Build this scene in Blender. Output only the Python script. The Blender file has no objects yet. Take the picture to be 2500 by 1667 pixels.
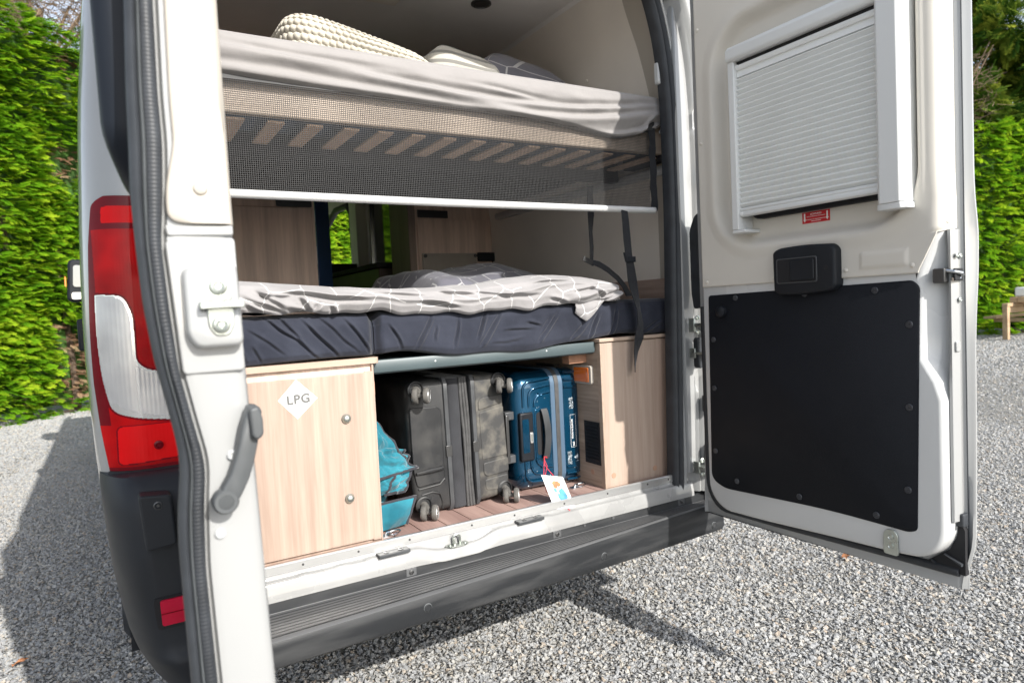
import bpy, bmesh, math, random
import numpy as np
from mathutils import Vector, Matrix, noise
R = math.radians
random.seed(11)
scene = bpy.context.scene
COL = scene.collection
WL = {}                                   # world position of every parentable object

def smooth(a, b, t):
    t = max(0.0, min(1.0, (t - a) / (b - a)))
    return t * t * (3 - 2 * t)
def lerp(a, b, t): return a + (b - a) * t
def table(tab, z):
    """piecewise linear lookup in a list of (z, value)"""
    if z <= tab[0][0]: return tab[0][1]
    for (a, va), (b, vb) in zip(tab, tab[1:]):
        if z <= b: return va + (vb - va) * (z - a) / (b - a)
    return tab[-1][1]
def stable(tab, z, d=0.03):
    """the same, smoothed"""
    return sum(table(tab, z + d * k) for k in (-1, -.5, 0, .5, 1)) / 5
def nz(x, y, z=0.0, s=1.0): return noise.noise(Vector((x * s, y * s, z * s)))

class MB:
    def __init__(self): self.v = []; self.f = []
    def add(self, vs, fs):
        n = len(self.v); self.v += [tuple(p) for p in vs]; self.f += [tuple(i + n for i in q) for q in fs]; return self
    def box(self, x0, x1, y0, y1, z0, z1):
        return self.add([(x0,y0,z0),(x1,y0,z0),(x1,y1,z0),(x0,y1,z0),(x0,y0,z1),(x1,y0,z1),(x1,y1,z1),(x0,y1,z1)],
                        [(0,3,2,1),(4,5,6,7),(0,1,5,4),(1,2,6,5),(2,3,7,6),(3,0,4,7)])
    def prism(self, poly, axis, a, b):
        m = {'x': lambda p, t: (t, p[0], p[1]), 'y': lambda p, t: (p[0], t, p[1]), 'z': lambda p, t: (p[0], p[1], t)}[axis]
        n = len(poly)
        return self.add([m(p, a) for p in poly] + [m(p, b) for p in poly],
                        [tuple(range(n)), tuple(range(2*n-1, n-1, -1))] + [(i, (i+1) % n, n + (i+1) % n, n + i) for i in range(n)])
    def loft(self, rows, closed=True, caps=True):
        n = len(rows[0]); vs = [p for r in rows for p in r]; fs = []
        for i in range(len(rows) - 1):
            for j in range(n if closed else n - 1):
                k = (j + 1) % n
                fs.append((i*n+j, i*n+k, (i+1)*n+k, (i+1)*n+j))
        if caps and closed:
            fs.append(tuple(range(n-1, -1, -1))); fs.append(tuple((len(rows)-1)*n + j for j in range(n)))
        return self.add(vs, fs)
    def grid(self, nu, nv, fn):
        vs = [fn(i / nu, j / nv) for j in range(nv + 1) for i in range(nu + 1)]
        fs = [(j*(nu+1)+i, j*(nu+1)+i+1, (j+1)*(nu+1)+i+1, (j+1)*(nu+1)+i) for j in range(nv) for i in range(nu)]
        return self.add(vs, fs)
    def tube(self, pts, r, n=8, closed=False, caps=True, flat=1.0):
        P = [Vector(p) for p in pts]; N = len(P); rows = []
        up = Vector((0.13, 0.31, 0.94)).normalized(); prev = None
        for i in range(N):
            t = (P[(i+1) % N] - P[i-1]) if closed else (P[min(i+1, N-1)] - P[max(i-1, 0)])
            if t.length < 1e-9: t = Vector((0, 0, 1))
            t.normalize()
            a = prev if prev is not None else up
            a = a - t * a.dot(t)
            if a.length < 1e-4: a = Vector((1, 0, 0)) - t * t.x
            a.normalize(); prev = a; b = t.cross(a)
            rr = r[i] if isinstance(r, (list, tuple)) else r
            rows.append([P[i] + (a * math.cos(2*math.pi*k/n) + b * math.sin(2*math.pi*k/n) * flat) * rr for k in range(n)])
        if closed: rows.append(rows[0])
        return self.loft(rows, True, caps and not closed)
    def ribbon(self, pts, wdir, w, t, ndir=None):
        """a flat strap along pts: width w along wdir (one vector or one per point), thickness t"""
        P = [Vector(p) for p in pts]; rows = []
        for i, p in enumerate(P):
            d = (P[min(i+1, len(P)-1)] - P[max(i-1, 0)]).normalized()
            wv = Vector(wdir[i] if isinstance(wdir, list) else wdir).normalized()
            ww = w[i] if isinstance(w, list) else w
            nn = wv.cross(d).normalized() * (t / 2); wv = wv * (ww / 2)
            rows.append([p - wv - nn, p + wv - nn, p + wv + nn, p - wv + nn])
        return self.loft(rows)
    def lathe(self, c, axis, prof, n=20):
        """prof: (radius, height along axis)"""
        c = Vector(c); ax = Vector(axis).normalized()
        a = ax.orthogonal().normalized(); b = ax.cross(a)
        rows = [[c + ax * h + (a * math.cos(2*math.pi*k/n) + b * math.sin(2*math.pi*k/n)) * max(rr, 1e-5) for k in range(n)] for rr, h in prof]
        return self.loft(rows)
    def ball(self, c, rx, ry, rz, nu=14, nv=8, fn=None):
        c = Vector(c); rows = []
        for j in range(nv + 1):
            th = math.pi * j / nv; row = []
            for i in range(nu):
                ph = 2*math.pi*i/nu
                d = Vector((math.sin(th)*math.cos(ph), math.sin(th)*math.sin(ph), -math.cos(th)))
                if j in (0, nv): d = Vector((1e-4*math.cos(ph), 1e-4*math.sin(ph), d.z))
                k = fn(d) if fn else 1.0
                row.append(c + Vector((d.x*rx, d.y*ry, d.z*rz)) * k)
            rows.append(row)
        return self.loft(rows)

def rrect(u0, u1, v0, v1, r, n=6):
    """rounded rectangle, counter-clockwise"""
    out = []
    r4 = r if isinstance(r, (list, tuple)) else (r,)*4      # corners: (u0v0, u1v0, u1v1, u0v1)
    for (cu, cv, a0, rr) in ((u0+r4[0], v0+r4[0], 180, r4[0]), (u1-r4[1], v0+r4[1], 270, r4[1]), (u1-r4[2], v1-r4[2], 0, r4[2]), (u0+r4[3], v1-r4[3], 90, r4[3])):
        for k in range(n + 1):
            a = R(a0 + 90 * k / n); out.append((cu + rr*math.cos(a), cv + rr*math.sin(a)))
    return out
def round_poly(pts, r, n=5):
    """rounds the corners of a polygon; r one radius or one per corner"""
    out = []; N = len(pts)
    for i in range(N):
        p = Vector((*pts[i], 0)); a = Vector((*pts[i-1], 0)); b = Vector((*pts[(i+1) % N], 0))
        rr = r[i] if isinstance(r, (list, tuple)) else r
        rr = min(rr, (a-p).length*.45, (b-p).length*.45)
        s = p + (a-p).normalized()*rr; e = p + (b-p).normalized()*rr
        for k in range(n + 1):
            t = k / n; q = s*(1-t)**2 + p*2*t*(1-t) + e*t*t
            out.append((q.x, q.y))
    return out
def inset(poly, d):
    """moves a convex-ish outline inward by d"""
    N = len(poly); area = sum(poly[i-1][0]*poly[i][1]-poly[i][0]*poly[i-1][1] for i in range(N))
    s = 1 if area > 0 else -1; out = []
    for i in range(N):
        j = 1
        t = Vector((poly[(i+1) % N][0]-poly[i-1][0], poly[(i+1) % N][1]-poly[i-1][1]))
        if t.length < 1e-9: t = Vector((1, 0))
        t.normalize(); out.append((poly[i][0] - s*t.y*d, poly[i][1] + s*t.x*d))
    return out

def link(name, mesh, mat, parent, origin, label=None):
    o = bpy.data.objects.new(name, mesh); COL.objects.link(o)
    if mat: mesh.materials.append(mat)
    origin = Vector(origin)
    if parent is not None:
        o.parent = parent; o.location = origin - WL[parent]
    else: o.location = origin
    WL[o] = origin
    if label: o['label'] = label
    return o
def build(name, mb, mat, parent=None, sm=35, bevel=0, seg=2, origin=(0,0,0), label=None, sub=0):
    me = bpy.data.meshes.new(name); ox = Vector(origin)
    me.from_pydata([(p[0]-ox.x, p[1]-ox.y, p[2]-ox.z) for p in mb.v], [], mb.f)
    bm = bmesh.new(); bm.from_mesh(me)
    bmesh.ops.remove_doubles(bm, verts=bm.verts, dist=1e-6)
    bmesh.ops.recalc_face_normals(bm, faces=bm.faces); bm.to_mesh(me); bm.free()
    me.validate()
    o = link(name, me, mat, parent, origin, label)
    if sm:
        me.shade_smooth(); me.set_sharp_from_angle(angle=R(sm))
    if bevel:
        m = o.modifiers.new('bevel', 'BEVEL'); m.width = bevel; m.segments = seg; m.limit_method = 'ANGLE'; m.angle_limit = R(32)
        m.harden_normals = False
    if sub:
        m = o.modifiers.new('sub', 'SUBSURF'); m.levels = sub; m.render_levels = sub
    return o
def thing(name, label, cat, loc=(0,0,0), group=None, parent=None):
    o = bpy.data.objects.new(name, None); COL.objects.link(o); o.empty_display_size = .1
    WL[o] = Vector(loc)
    if parent is not None: o.parent = parent; o.location = Vector(loc) - WL[parent]
    else: o.location = loc
    if label: o['label'] = label
    if cat: o['category'] = cat
    if group: o['group'] = group
    return o
def tag(o, label, cat, group=None):
    o['label'] = label; o['category'] = cat
    if group: o['group'] = group
    return o
def kind(o, k): o['kind'] = k; return o
def dup(src, loc, parent=None, rot=None, label=None):
    """a copy of one part at another world position"""
    o = src.copy(); COL.objects.link(o); p = parent if parent is not None else src.parent
    o.parent = p; o.location = Vector(loc) - (WL[p] if p else Vector())
    if rot is not None: o.rotation_euler = rot
    WL[o] = Vector(loc)
    if label: o['label'] = label
    return o

# ------------------------------------------------------------------ materials
def mat(name, col, rough=.5, metal=0.0, var=0.0, vs=6.0, bump=0.0, bs=200.0, coat=0.0, spec=.5, sheen=0.0, rvar=0.0, col2=None, stretch=None, emis=None, trans=0.0, bdist=.001, ior=None, detail=4.0, contrast=None):
    m = bpy.data.materials.new(name); m.use_nodes = True
    nt = m.node_tree; N = nt.nodes; L = nt.links; b = N['Principled BSDF']
    b.inputs['Base Color'].default_value = (*col, 1); b.inputs['Roughness'].default_value = rough
    b.inputs['Metallic'].default_value = metal; b.inputs['Coat Weight'].default_value = coat
    b.inputs['Coat Roughness'].default_value = .06
    b.inputs['Specular IOR Level'].default_value = spec; b.inputs['Sheen Weight'].default_value = sheen
    if ior: b.inputs['IOR'].default_value = ior
    b.inputs['Transmission Weight'].default_value = trans
    if emis: b.inputs['Emission Color'].default_value = (*emis[:3], 1); b.inputs['Emission Strength'].default_value = emis[3]
    tc = N.new('ShaderNodeTexCoord'); mp = N.new('ShaderNodeMapping'); L.new(tc.outputs['Object'], mp.inputs['Vector'])
    if stretch: mp.inputs['Scale'].default_value = stretch
    m['src'] = 1
    if var or col2 or rvar:
        n = N.new('ShaderNodeTexNoise'); n.inputs['Scale'].default_value = vs; n.inputs['Detail'].default_value = detail
        L.new(mp.outputs['Vector'], n.inputs['Vector'])
        if var or col2:
            r = N.new('ShaderNodeValToRGB'); L.new(n.outputs['Fac'], r.inputs['Fac'])
            c = contrast or (.35, .65)
            r.color_ramp.elements[0].position = c[0]; r.color_ramp.elements[1].position = c[1]
            a = tuple(max(0, x*(1-var)) for x in col); d = col2 if col2 else tuple(min(1, x*(1+var)) for x in col)
            r.color_ramp.elements[0].color = (*a, 1); r.color_ramp.elements[1].color = (*d, 1)
            L.new(r.outputs['Color'], b.inputs['Base Color'])
        if rvar:
            mr = N.new('ShaderNodeMapRange'); L.new(n.outputs['Fac'], mr.inputs['Value'])
            mr.inputs['From Min'].default_value = .3; mr.inputs['From Max'].default_value = .7
            mr.inputs['To Min'].default_value = max(0, rough-rvar); mr.inputs['To Max'].default_value = min(1, rough+rvar)
            L.new(mr.outputs['Result'], b.inputs['Roughness'])
    if bump:
        n2 = N.new('ShaderNodeTexNoise'); n2.inputs['Scale'].default_value = bs; n2.inputs['Detail'].default_value = 3
        L.new(tc.outputs['Object'], n2.inputs['Vector'])
        bp = N.new('ShaderNodeBump'); bp.inputs['Strength'].default_value = bump; bp.inputs['Distance'].default_value = bdist
        L.new(n2.outputs['Fac'], bp.inputs['Height']); L.new(bp.outputs['Normal'], b.inputs['Normal'])
    return m
def wood(name, c1, c2, axis='z', scale=1.0, rough=.5, bump=.08):
    """wood-grain laminate, the grain running along one axis"""
    m = bpy.data.materials.new(name); m.use_nodes = True
    nt = m.node_tree; N = nt.nodes; L = nt.links; b = N['Principled BSDF']; b.inputs['Roughness'].default_value = rough
    tc = N.new('ShaderNodeTexCoord'); outs = []
    for k, (s, d) in enumerate(((14, 5.), (70, 4.), (260, 2.))):
        mp = N.new('ShaderNodeMapping'); L.new(tc.outputs['Object'], mp.inputs['Vector'])
        mp.inputs['Scale'].default_value = {'z': (1, 1, .045), 'x': (.045, 1, 1), 'y': (1, .045, 1)}[axis]
        n = N.new('ShaderNodeTexNoise'); n.inputs['Scale'].default_value = s*scale; n.inputs['Detail'].default_value = d
        n.inputs['Distortion'].default_value = .4 if k == 0 else .1
        L.new(mp.outputs['Vector'], n.inputs['Vector']); outs.append(n.outputs['Fac'])
    a = N.new('ShaderNodeMath'); a.operation = 'MULTIPLY'; a.inputs[1].default_value = .55; L.new(outs[0], a.inputs[0])
    c = N.new('ShaderNodeMath'); c.operation = 'MULTIPLY_ADD'; c.inputs[1].default_value = .3; L.new(outs[1], c.inputs[0]); L.new(a.outputs[0], c.inputs[2])
    d = N.new('ShaderNodeMath'); d.operation = 'MULTIPLY_ADD'; d.inputs[1].default_value = .15; L.new(outs[2], d.inputs[0]); L.new(c.outputs[0], d.inputs[2])
    r = N.new('ShaderNodeValToRGB'); L.new(d.outputs[0], r.inputs['Fac'])
    r.color_ramp.elements[0].position = .40; r.color_ramp.elements[1].position = .60
    r.color_ramp.elements[0].color = (*c2, 1); r.color_ramp.elements[1].color = (*c1, 1)
    L.new(r.outputs['Color'], b.inputs['Base Color'])
    bp = N.new('ShaderNodeBump'); bp.inputs['Strength'].default_value = bump; bp.inputs['Distance'].default_value = .001
    L.new(d.outputs[0], bp.inputs['Height']); L.new(bp.outputs['Normal'], b.inputs['Normal'])
    return m
def fabric(name, col, var=.08, weave=900.0, wb=.25, sheen=.3, rough=.9, col2=None):
    """woven cloth: two crossed fine waves for the weave, soft mottling for wear"""
    m = mat(name, col, rough, var=var, vs=9, sheen=sheen, spec=.2, col2=col2)
    N = m.node_tree.nodes; L = m.node_tree.links; b = N['Principled BSDF']
    tc = N.new('ShaderNodeTexCoord')
    n1 = N.new('ShaderNodeTexNoise'); n1.inputs['Scale'].default_value = weave; n1.inputs['Detail'].default_value = 1
    n2 = N.new('ShaderNodeTexNoise'); n2.inputs['Scale'].default_value = 28; n2.inputs['Detail'].default_value = 3
    for n in (n1, n2): L.new(tc.outputs['Object'], n.inputs['Vector'])
    b1 = N.new('ShaderNodeBump'); b1.inputs['Strength'].default_value = wb; b1.inputs['Distance'].default_value = .0008
    b2 = N.new('ShaderNodeBump'); b2.inputs['Strength'].default_value = .35; b2.inputs['Distance'].default_value = .006
    L.new(n1.outputs['Fac'], b1.inputs['Height']); L.new(n2.outputs['Fac'], b2.inputs['Height'])
    L.new(b2.outputs['Normal'], b1.inputs['Normal']); L.new(b1.outputs['Normal'], b.inputs['Normal'])
    return m
def patterned(name, base, line, scale, width):
    """cloth printed with a loose net of pale lines"""
    m = fabric(name, base, .06)
    N = m.node_tree.nodes; L = m.node_tree.links; b = N['Principled BSDF']
    src = b.inputs['Base Color'].links[0].from_socket
    uv = N.new('ShaderNodeUVMap'); uv.uv_map = 'UVMap'
    v = N.new('ShaderNodeTexVoronoi'); v.voronoi_dimensions = '2D'; v.feature = 'DISTANCE_TO_EDGE'; v.inputs['Scale'].default_value = scale
    v.inputs['Randomness'].default_value = .62
    L.new(uv.outputs['UV'], v.inputs['Vector'])
    c = N.new('ShaderNodeMath'); c.operation = 'LESS_THAN'; c.inputs[1].default_value = width; L.new(v.outputs['Distance'], c.inputs[0])
    # some of the cells stay open: break the net up with large blotches
    n = N.new('ShaderNodeTexNoise'); n.noise_dimensions = '2D'; n.inputs['Scale'].default_value = scale*.8; L.new(uv.outputs['UV'], n.inputs['Vector'])
    g = N.new('ShaderNodeMath'); g.operation = 'GREATER_THAN'; g.inputs[1].default_value = .36; L.new(n.outputs['Fac'], g.inputs[0])
    k = N.new('ShaderNodeMath'); k.operation = 'MULTIPLY'; L.new(c.outputs[0], k.inputs[0]); L.new(g.outputs[0], k.inputs[1])
    mx = N.new('ShaderNodeMix'); mx.data_type = 'RGBA'; L.new(k.outputs[0], mx.inputs['Factor'])
    L.new(src, mx.inputs['A']); mx.inputs['B'].default_value = (*line, 1); L.new(mx.outputs['Result'], b.inputs['Base Color'])
    return m
M = {}
M['white_paint'] = mat('white_paint', (.335,.338,.335), .2, coat=.9, var=.03, vs=3, rvar=.06)
M['white_sill'] = mat('white_sill', (.31,.31,.305), .3, coat=.4, var=.10, vs=9, rvar=.12)
M['shade_lifted_white'] = mat('shade_lifted_white', (.58,.585,.58), .24, coat=.5, var=.03, vs=3, rvar=.06)  # white_paint copied lighter to make up for the shade on the inner panel
M['shade_lifted_alu'] = mat('shade_lifted_alu', (.70,.71,.70), .35, spec=.5)  # white_alu copied lighter so the shaded blind frame reads brighter
M['grey_white'] = mat('grey_white', (.48,.49,.49), .32, coat=.3, var=.03, vs=4)
M['beige_trim'] = mat('beige_trim', (.455,.418,.365), .62, bump=.12, bs=420, var=.02, vs=5)
M['door_beige'] = mat('door_beige', (.66,.625,.56), .62, bump=.15, bs=420, var=.02, vs=5)
M['wall_beige'] = mat('wall_beige', (.79,.735,.665), .75, bump=.15, bs=500, var=.03, vs=4)
M['ceil'] = mat('ceil', (.80,.78,.76), .85, bump=.2, bs=500, var=.05, vs=3)
M['black_plastic'] = mat('black_plastic', (.009,.011,.015), .5, spec=.3, bump=.2, bs=900, var=.15, vs=8, rvar=.08)
M['grey_plastic'] = mat('grey_plastic', (.055,.058,.062), .45, bump=.2, bs=900, var=.2, vs=10, rvar=.1)
M['step_plastic'] = mat('step_plastic', (.085,.087,.09), .5, bump=.3, bs=700, var=.22, vs=7, rvar=.1, stretch=(.4,2,2))
M['bumper_plastic'] = mat('bumper_plastic', (.015,.017,.021), .5, spec=.35, bump=.25, bs=800, var=.15, vs=7, rvar=.08)
M['lever_plastic'] = mat('lever_plastic', (.075,.08,.083), .5, bump=.15, bs=800, var=.1, vs=20)
M['rubber'] = mat('rubber', (.025,.028,.033), .5, var=.2, vs=20, bump=.1, bs=300)
M['rubber_grey'] = mat('rubber_grey', (.036,.040,.046), .55, var=.15, vs=20, bump=.1, bs=300)
M['rubber_lip'] = mat('rubber_lip', (.14,.15,.155), .5, var=.1, vs=25)
M['black_panel'] = mat('black_panel', (.0035,.005,.009), .66, bump=.5, bs=520, vs=3.2, rvar=.14, spec=.25, col2=(.0075,.009,.013), var=.2, detail=9)
M['dark_gap'] = mat('dark_gap', (.006,.006,.008), .7)
M['dark_acrylic'] = mat('dark_acrylic', (.010,.013,.019), .45, spec=.2)
M['alu'] = mat('alu', (.80,.80,.79), .34, metal=.85, var=.05, vs=30, stretch=(.05,1,1), rvar=.05)
M['white_alu'] = mat('white_alu', (.55,.555,.55), .35, spec=.5)
M['blind_white'] = mat('blind_white', (.80,.81,.80), .45, var=.01, vs=6)
M['chrome'] = mat('chrome', (.66,.67,.68), .16, metal=1, var=.05, vs=20)
M['zinc'] = mat('zinc', (.50,.53,.49), .34, metal=.9, var=.08, vs=40, rvar=.1)
M['dark_metal'] = mat('dark_metal', (.1,.1,.1), .3, metal=.7)
M['floor_board'] = wood('floor_board', (.42,.285,.245), (.29,.185,.16), 'y', 1.2, .55, .2)
M['birch'] = wood('birch', (.44,.345,.28), (.325,.235,.185), 'z', 1.0, .5)
M['birch_side'] = wood('birch_side', (.46,.36,.28), (.26,.20,.155), 'y', 1.0, .55)
M['birch_edge'] = wood('birch_edge', (.45,.345,.27), (.37,.27,.20), 'x', 1.0, .5)
M['beam_wood'] = wood('beam_wood', (.50,.41,.33), (.40,.315,.245), 'x', 1.2, .5)
M['oak'] = wood('oak', (.80,.62,.51), (.56,.42,.34), 'z', 1.0, .5)
M['slat_wood'] = wood('slat_wood', (.78,.56,.41), (.66,.46,.33), 'y', 1.0, .5)
M['bench_wood'] = wood('bench_wood', (.50,.36,.22), (.36,.24,.14), 'x', .6, .7)
M['navy_sheet'] = fabric('navy_sheet', (.022,.025,.038), .16, 900, .35, .15, col2=(.033,.037,.053))
M['grey_sheet'] = fabric('grey_sheet', (.265,.252,.246), .03, 900, .12, .25)
M['webbing'] = fabric('webbing', (.012,.013,.016), .2, 500, .8, .3)
M['mattress_under'] = fabric('mattress_under', (.065,.11,.18), .1)
M['knit'] = fabric('knit', (.46,.43,.365), .08, 600, .6, .4)
M['duvet'] = patterned('duvet', (.285,.275,.277), (.72,.71,.70), 11, .0115)
M['duvet_dark'] = patterned('duvet_dark', (.22,.22,.265), (.66,.66,.68), 10.0, .022)
M['teal'] = fabric('teal', (.012,.13,.18), .18, 700, .5, .3, col2=(.03,.21,.27))
M['slate'] = mat('slate', (.070,.095,.102), .45, var=.06, vs=10, bump=.1, bs=500)
M['sticker_white'] = mat('sticker_white', (.80,.80,.80), .35)
M['sticker_red'] = mat('sticker_red', (.55,.012,.02), .35)
M['print_grey'] = mat('print_grey', (.13,.13,.125), .5)
M['print_white'] = mat('print_white', (.85,.82,.80), .5)
M['print_black'] = mat('print_black', (.02,.02,.02), .5)
# ------------------------------------------------------------------ ground
def gravel_ground():
    m = bpy.data.materials.new('gravel_bed'); m.use_nodes = True
    nt = m.node_tree; N = nt.nodes; L = nt.links; b = N['Principled BSDF']; b.inputs['Roughness'].default_value = .85
    b.inputs['Specular IOR Level'].default_value = .25
    tc = N.new('ShaderNodeTexCoord')
    v = N.new('ShaderNodeTexVoronoi'); v.inputs['Scale'].default_value = 62
    v2 = N.new('ShaderNodeTexVoronoi'); v2.inputs['Scale'].default_value = 62; v2.feature = 'DISTANCE_TO_EDGE'
    w = N.new('ShaderNodeTexNoise'); w.inputs['Scale'].default_value = 40
    big = N.new('ShaderNodeTexNoise'); big.inputs['Scale'].default_value = .9; big.inputs['Detail'].default_value = 5
    for n in (w, big): L.new(tc.outputs['Object'], n.inputs['Vector'])
    ad = N.new('ShaderNodeMix'); ad.data_type = 'VECTOR'; ad.inputs['Factor'].default_value = .012
    L.new(tc.outputs['Object'], ad.inputs['A']); L.new(w.outputs['Color'], ad.inputs['B'])
    for n in (v, v2): L.new(ad.outputs['Result'], n.inputs['Vector'])
    sp = N.new('ShaderNodeSeparateColor'); L.new(v.outputs['Color'], sp.inputs['Color'])
    r = N.new('ShaderNodeValToRGB'); L.new(sp.outputs['Red'], r.inputs['Fac'])
    e = r.color_ramp.elements; e[0].color = (.2,.2,.2,1); e[1].color = (.44,.43,.40,1)
    for p, c in ((.3, (.28,.28,.275,1)), (.6, (.35,.345,.33,1)), (.86, (.40,.37,.32,1))):
        q = e.new(p); q.color = c
    mx = N.new('ShaderNodeMix'); mx.data_type = 'RGBA'; mx.blend_type = 'MULTIPLY'; mx.inputs['Factor'].default_value = .5
    r2 = N.new('ShaderNodeValToRGB'); L.new(big.outputs['Fac'], r2.inputs['Fac'])
    r2.color_ramp.elements[0].position = .3; r2.color_ramp.elements[1].position = .7
    r2.color_ramp.elements[0].color = (.72,.72,.72,1); r2.color_ramp.elements[1].color = (1,.98,.95,1)
    L.new(r.outputs['Color'], mx.inputs['A']); L.new(r2.outputs['Color'], mx.inputs['B']); L.new(mx.outputs['Result'], b.inputs['Base Color'])
    mr = N.new('ShaderNodeMapRange'); mr.inputs['From Max'].default_value = .35; L.new(v2.outputs['Distance'], mr.inputs['Value'])
    bp = N.new('ShaderNodeBump'); bp.inputs['Strength'].default_value = 1.0; bp.inputs['Distance'].default_value = .012
    L.new(mr.outputs['Result'], bp.inputs['Height']); L.new(bp.outputs['Normal'], b.inputs['Normal'])
    return m
g = MB(); g.grid(40, 40, lambda u, v: ((u-.5)*300, (v-.5)*300, 0))
ground = kind(build('ground', g, gravel_ground(), sm=0), 'structure')

def stone_mat():
    m = bpy.data.materials.new('gravel_stone'); m.use_nodes = True
    nt = m.node_tree; N = nt.nodes; L = nt.links; b = N['Principled BSDF']; b.inputs['Roughness'].default_value = .8
    b.inputs['Specular IOR Level'].default_value = .3
    at = N.new('ShaderNodeAttribute'); at.attribute_type = 'INSTANCER'; at.attribute_name = 'tone'
    r = N.new('ShaderNodeValToRGB'); L.new(at.outputs['Fac'], r.inputs['Fac'])
    e = r.color_ramp.elements; e[0].color = (.24,.245,.25,1); e[1].color = (.46,.455,.43,1)
    for p, c in ((.2, (.295,.30,.305,1)), (.45, (.33,.33,.325,1)), (.7, (.365,.362,.35,1)), (.86, (.39,.37,.33,1)), (.93, (.36,.30,.24,1))):
        q = e.new(p); q.color = c
    tc = N.new('ShaderNodeTexCoord')
    n = N.new('ShaderNodeTexNoise'); n.inputs['Scale'].default_value = 2.5; n.inputs['Detail'].default_value = 5; L.new(tc.outputs['Object'], n.inputs['Vector'])
    mx = N.new('ShaderNodeMix'); mx.data_type = 'RGBA'; mx.blend_type = 'MULTIPLY'; mx.inputs['Factor'].default_value = .55
    L.new(r.outputs['Color'], mx.inputs['A'])
    r2 = N.new('ShaderNodeValToRGB'); L.new(n.outputs['Fac'], r2.inputs['Fac']); r2.color_ramp.elements[0].position = .3; r2.color_ramp.elements[1].position = .65
    r2.color_ramp.elements[0].color = (.72,.72,.72,1); r2.color_ramp.elements[1].color = (1.1,1.1,1.1,1)
    L.new(r2.outputs['Color'], mx.inputs['B']); L.new(mx.outputs['Result'], b.inputs['Base Color'])
    return m
def gravel():
    """loose angular stones lying on the ground: one uncountable mass"""
    mb = MB()
    # emitter patches: what lies in front of, beside and behind the van
    for (x0, x1, y0, y1) in ((-2.2, .3, -1.3, 9.6), (.3, 6.4, -1.5, 3.2), (6.4, 17.5, -1.5, 8.0)):
        n = len(mb.v); mb.add([(x0,y0,.003),(x1,y0,.003),(x1,y1,.003),(x0,y1,.003)], [(0,1,2,3)])
    me = bpy.data.meshes.new('gravel'); me.from_pydata(mb.v, [], mb.f)
    o = bpy.data.objects.new('gravel', me); COL.objects.link(o); o['kind'] = 'stuff'
    sm = stone_mat(); me.materials.append(sm)
    ng = bpy.data.node_groups.new('gravel_scatter', 'GeometryNodeTree')
    ng.interface.new_socket('Geometry', in_out='INPUT', socket_type='NodeSocketGeometry')
    ng.interface.new_socket('Geometry', in_out='OUTPUT', socket_type='NodeSocketGeometry')
    N = ng.nodes; L = ng.links
    gi = N.new('NodeGroupInput'); go = N.new('NodeGroupOutput')
    pos = N.new('GeometryNodeInputPosition')
    dist = N.new('ShaderNodeVectorMath'); dist.operation = 'DISTANCE'; dist.inputs[1].default_value = (.7, -1.2, 0); L.new(pos.outputs[0], dist.inputs[0])
    mr = N.new('ShaderNodeMapRange'); L.new(dist.outputs['Value'], mr.inputs['Value'])
    mr.inputs['From Min'].default_value = 1.2; mr.inputs['From Max'].default_value = 5.6; mr.inputs['To Min'].default_value = 22000; mr.inputs['To Max'].default_value = 2200
    far = N.new('ShaderNodeMapRange'); far.inputs['From Min'].default_value = 6.5; far.inputs['From Max'].default_value = 11; far.inputs['To Min'].default_value = 1.0; far.inputs['To Max'].default_value = .16; L.new(dist.outputs['Value'], far.inputs['Value'])
    dm = N.new('ShaderNodeMath'); dm.operation = 'MULTIPLY'; L.new(mr.outputs['Result'], dm.inputs[0]); L.new(far.outputs['Result'], dm.inputs[1])
    grow = N.new('ShaderNodeMapRange'); grow.inputs['From Min'].default_value = 5; grow.inputs['From Max'].default_value = 14; grow.inputs['To Min'].default_value = 1.0; grow.inputs['To Max'].default_value = 2.6; L.new(dist.outputs['Value'], grow.inputs['Value'])
    dp = N.new('GeometryNodeDistributePointsOnFaces'); L.new(gi.outputs[0], dp.inputs['Mesh']); L.new(dm.outputs[0], dp.inputs['Density'])
    parts = []
    ico = N.new('GeometryNodeMeshIcoSphere'); ico.inputs['Radius'].default_value = 1.0; ico.inputs['Subdivisions'].default_value = 1
    ico2 = N.new('GeometryNodeMeshIcoSphere'); ico2.inputs['Radius'].default_value = 1.0; ico2.inputs['Subdivisions'].default_value = 2
    cube = N.new('GeometryNodeMeshCube'); cube.inputs['Size'].default_value = (1.5, 1.3, 1.2)
    g2i = N.new('GeometryNodeGeometryToInstance')
    for k, src in enumerate((ico, ico2, cube, ico)):
        sp = N.new('GeometryNodeSetPosition'); L.new(src.outputs['Mesh'], sp.inputs['Geometry'])
        rv = N.new('FunctionNodeRandomValue'); rv.data_type = 'FLOAT_VECTOR'; a = .34 if k != 1 else .26
        rv.inputs['Min'].default_value = (-a,-a,-a); rv.inputs['Max'].default_value = (a,a,a); rv.inputs['Seed'].default_value = 30 + k
        L.new(rv.outputs['Value'], sp.inputs['Offset'])
        mt = N.new('GeometryNodeSetMaterial'); mt.inputs['Material'].default_value = sm; L.new(sp.outputs['Geometry'], mt.inputs['Geometry'])
        ss = N.new('GeometryNodeSetShadeSmooth'); ss.inputs['Shade Smooth'].default_value = False; L.new(mt.outputs[0], ss.inputs[0])
        L.new(ss.outputs[0], g2i.inputs[0])
    ip = N.new('GeometryNodeInstanceOnPoints'); L.new(dp.outputs['Points'], ip.inputs['Points']); L.new(g2i.outputs[0], ip.inputs['Instance'])
    ip.inputs['Pick Instance'].default_value = True
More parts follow.
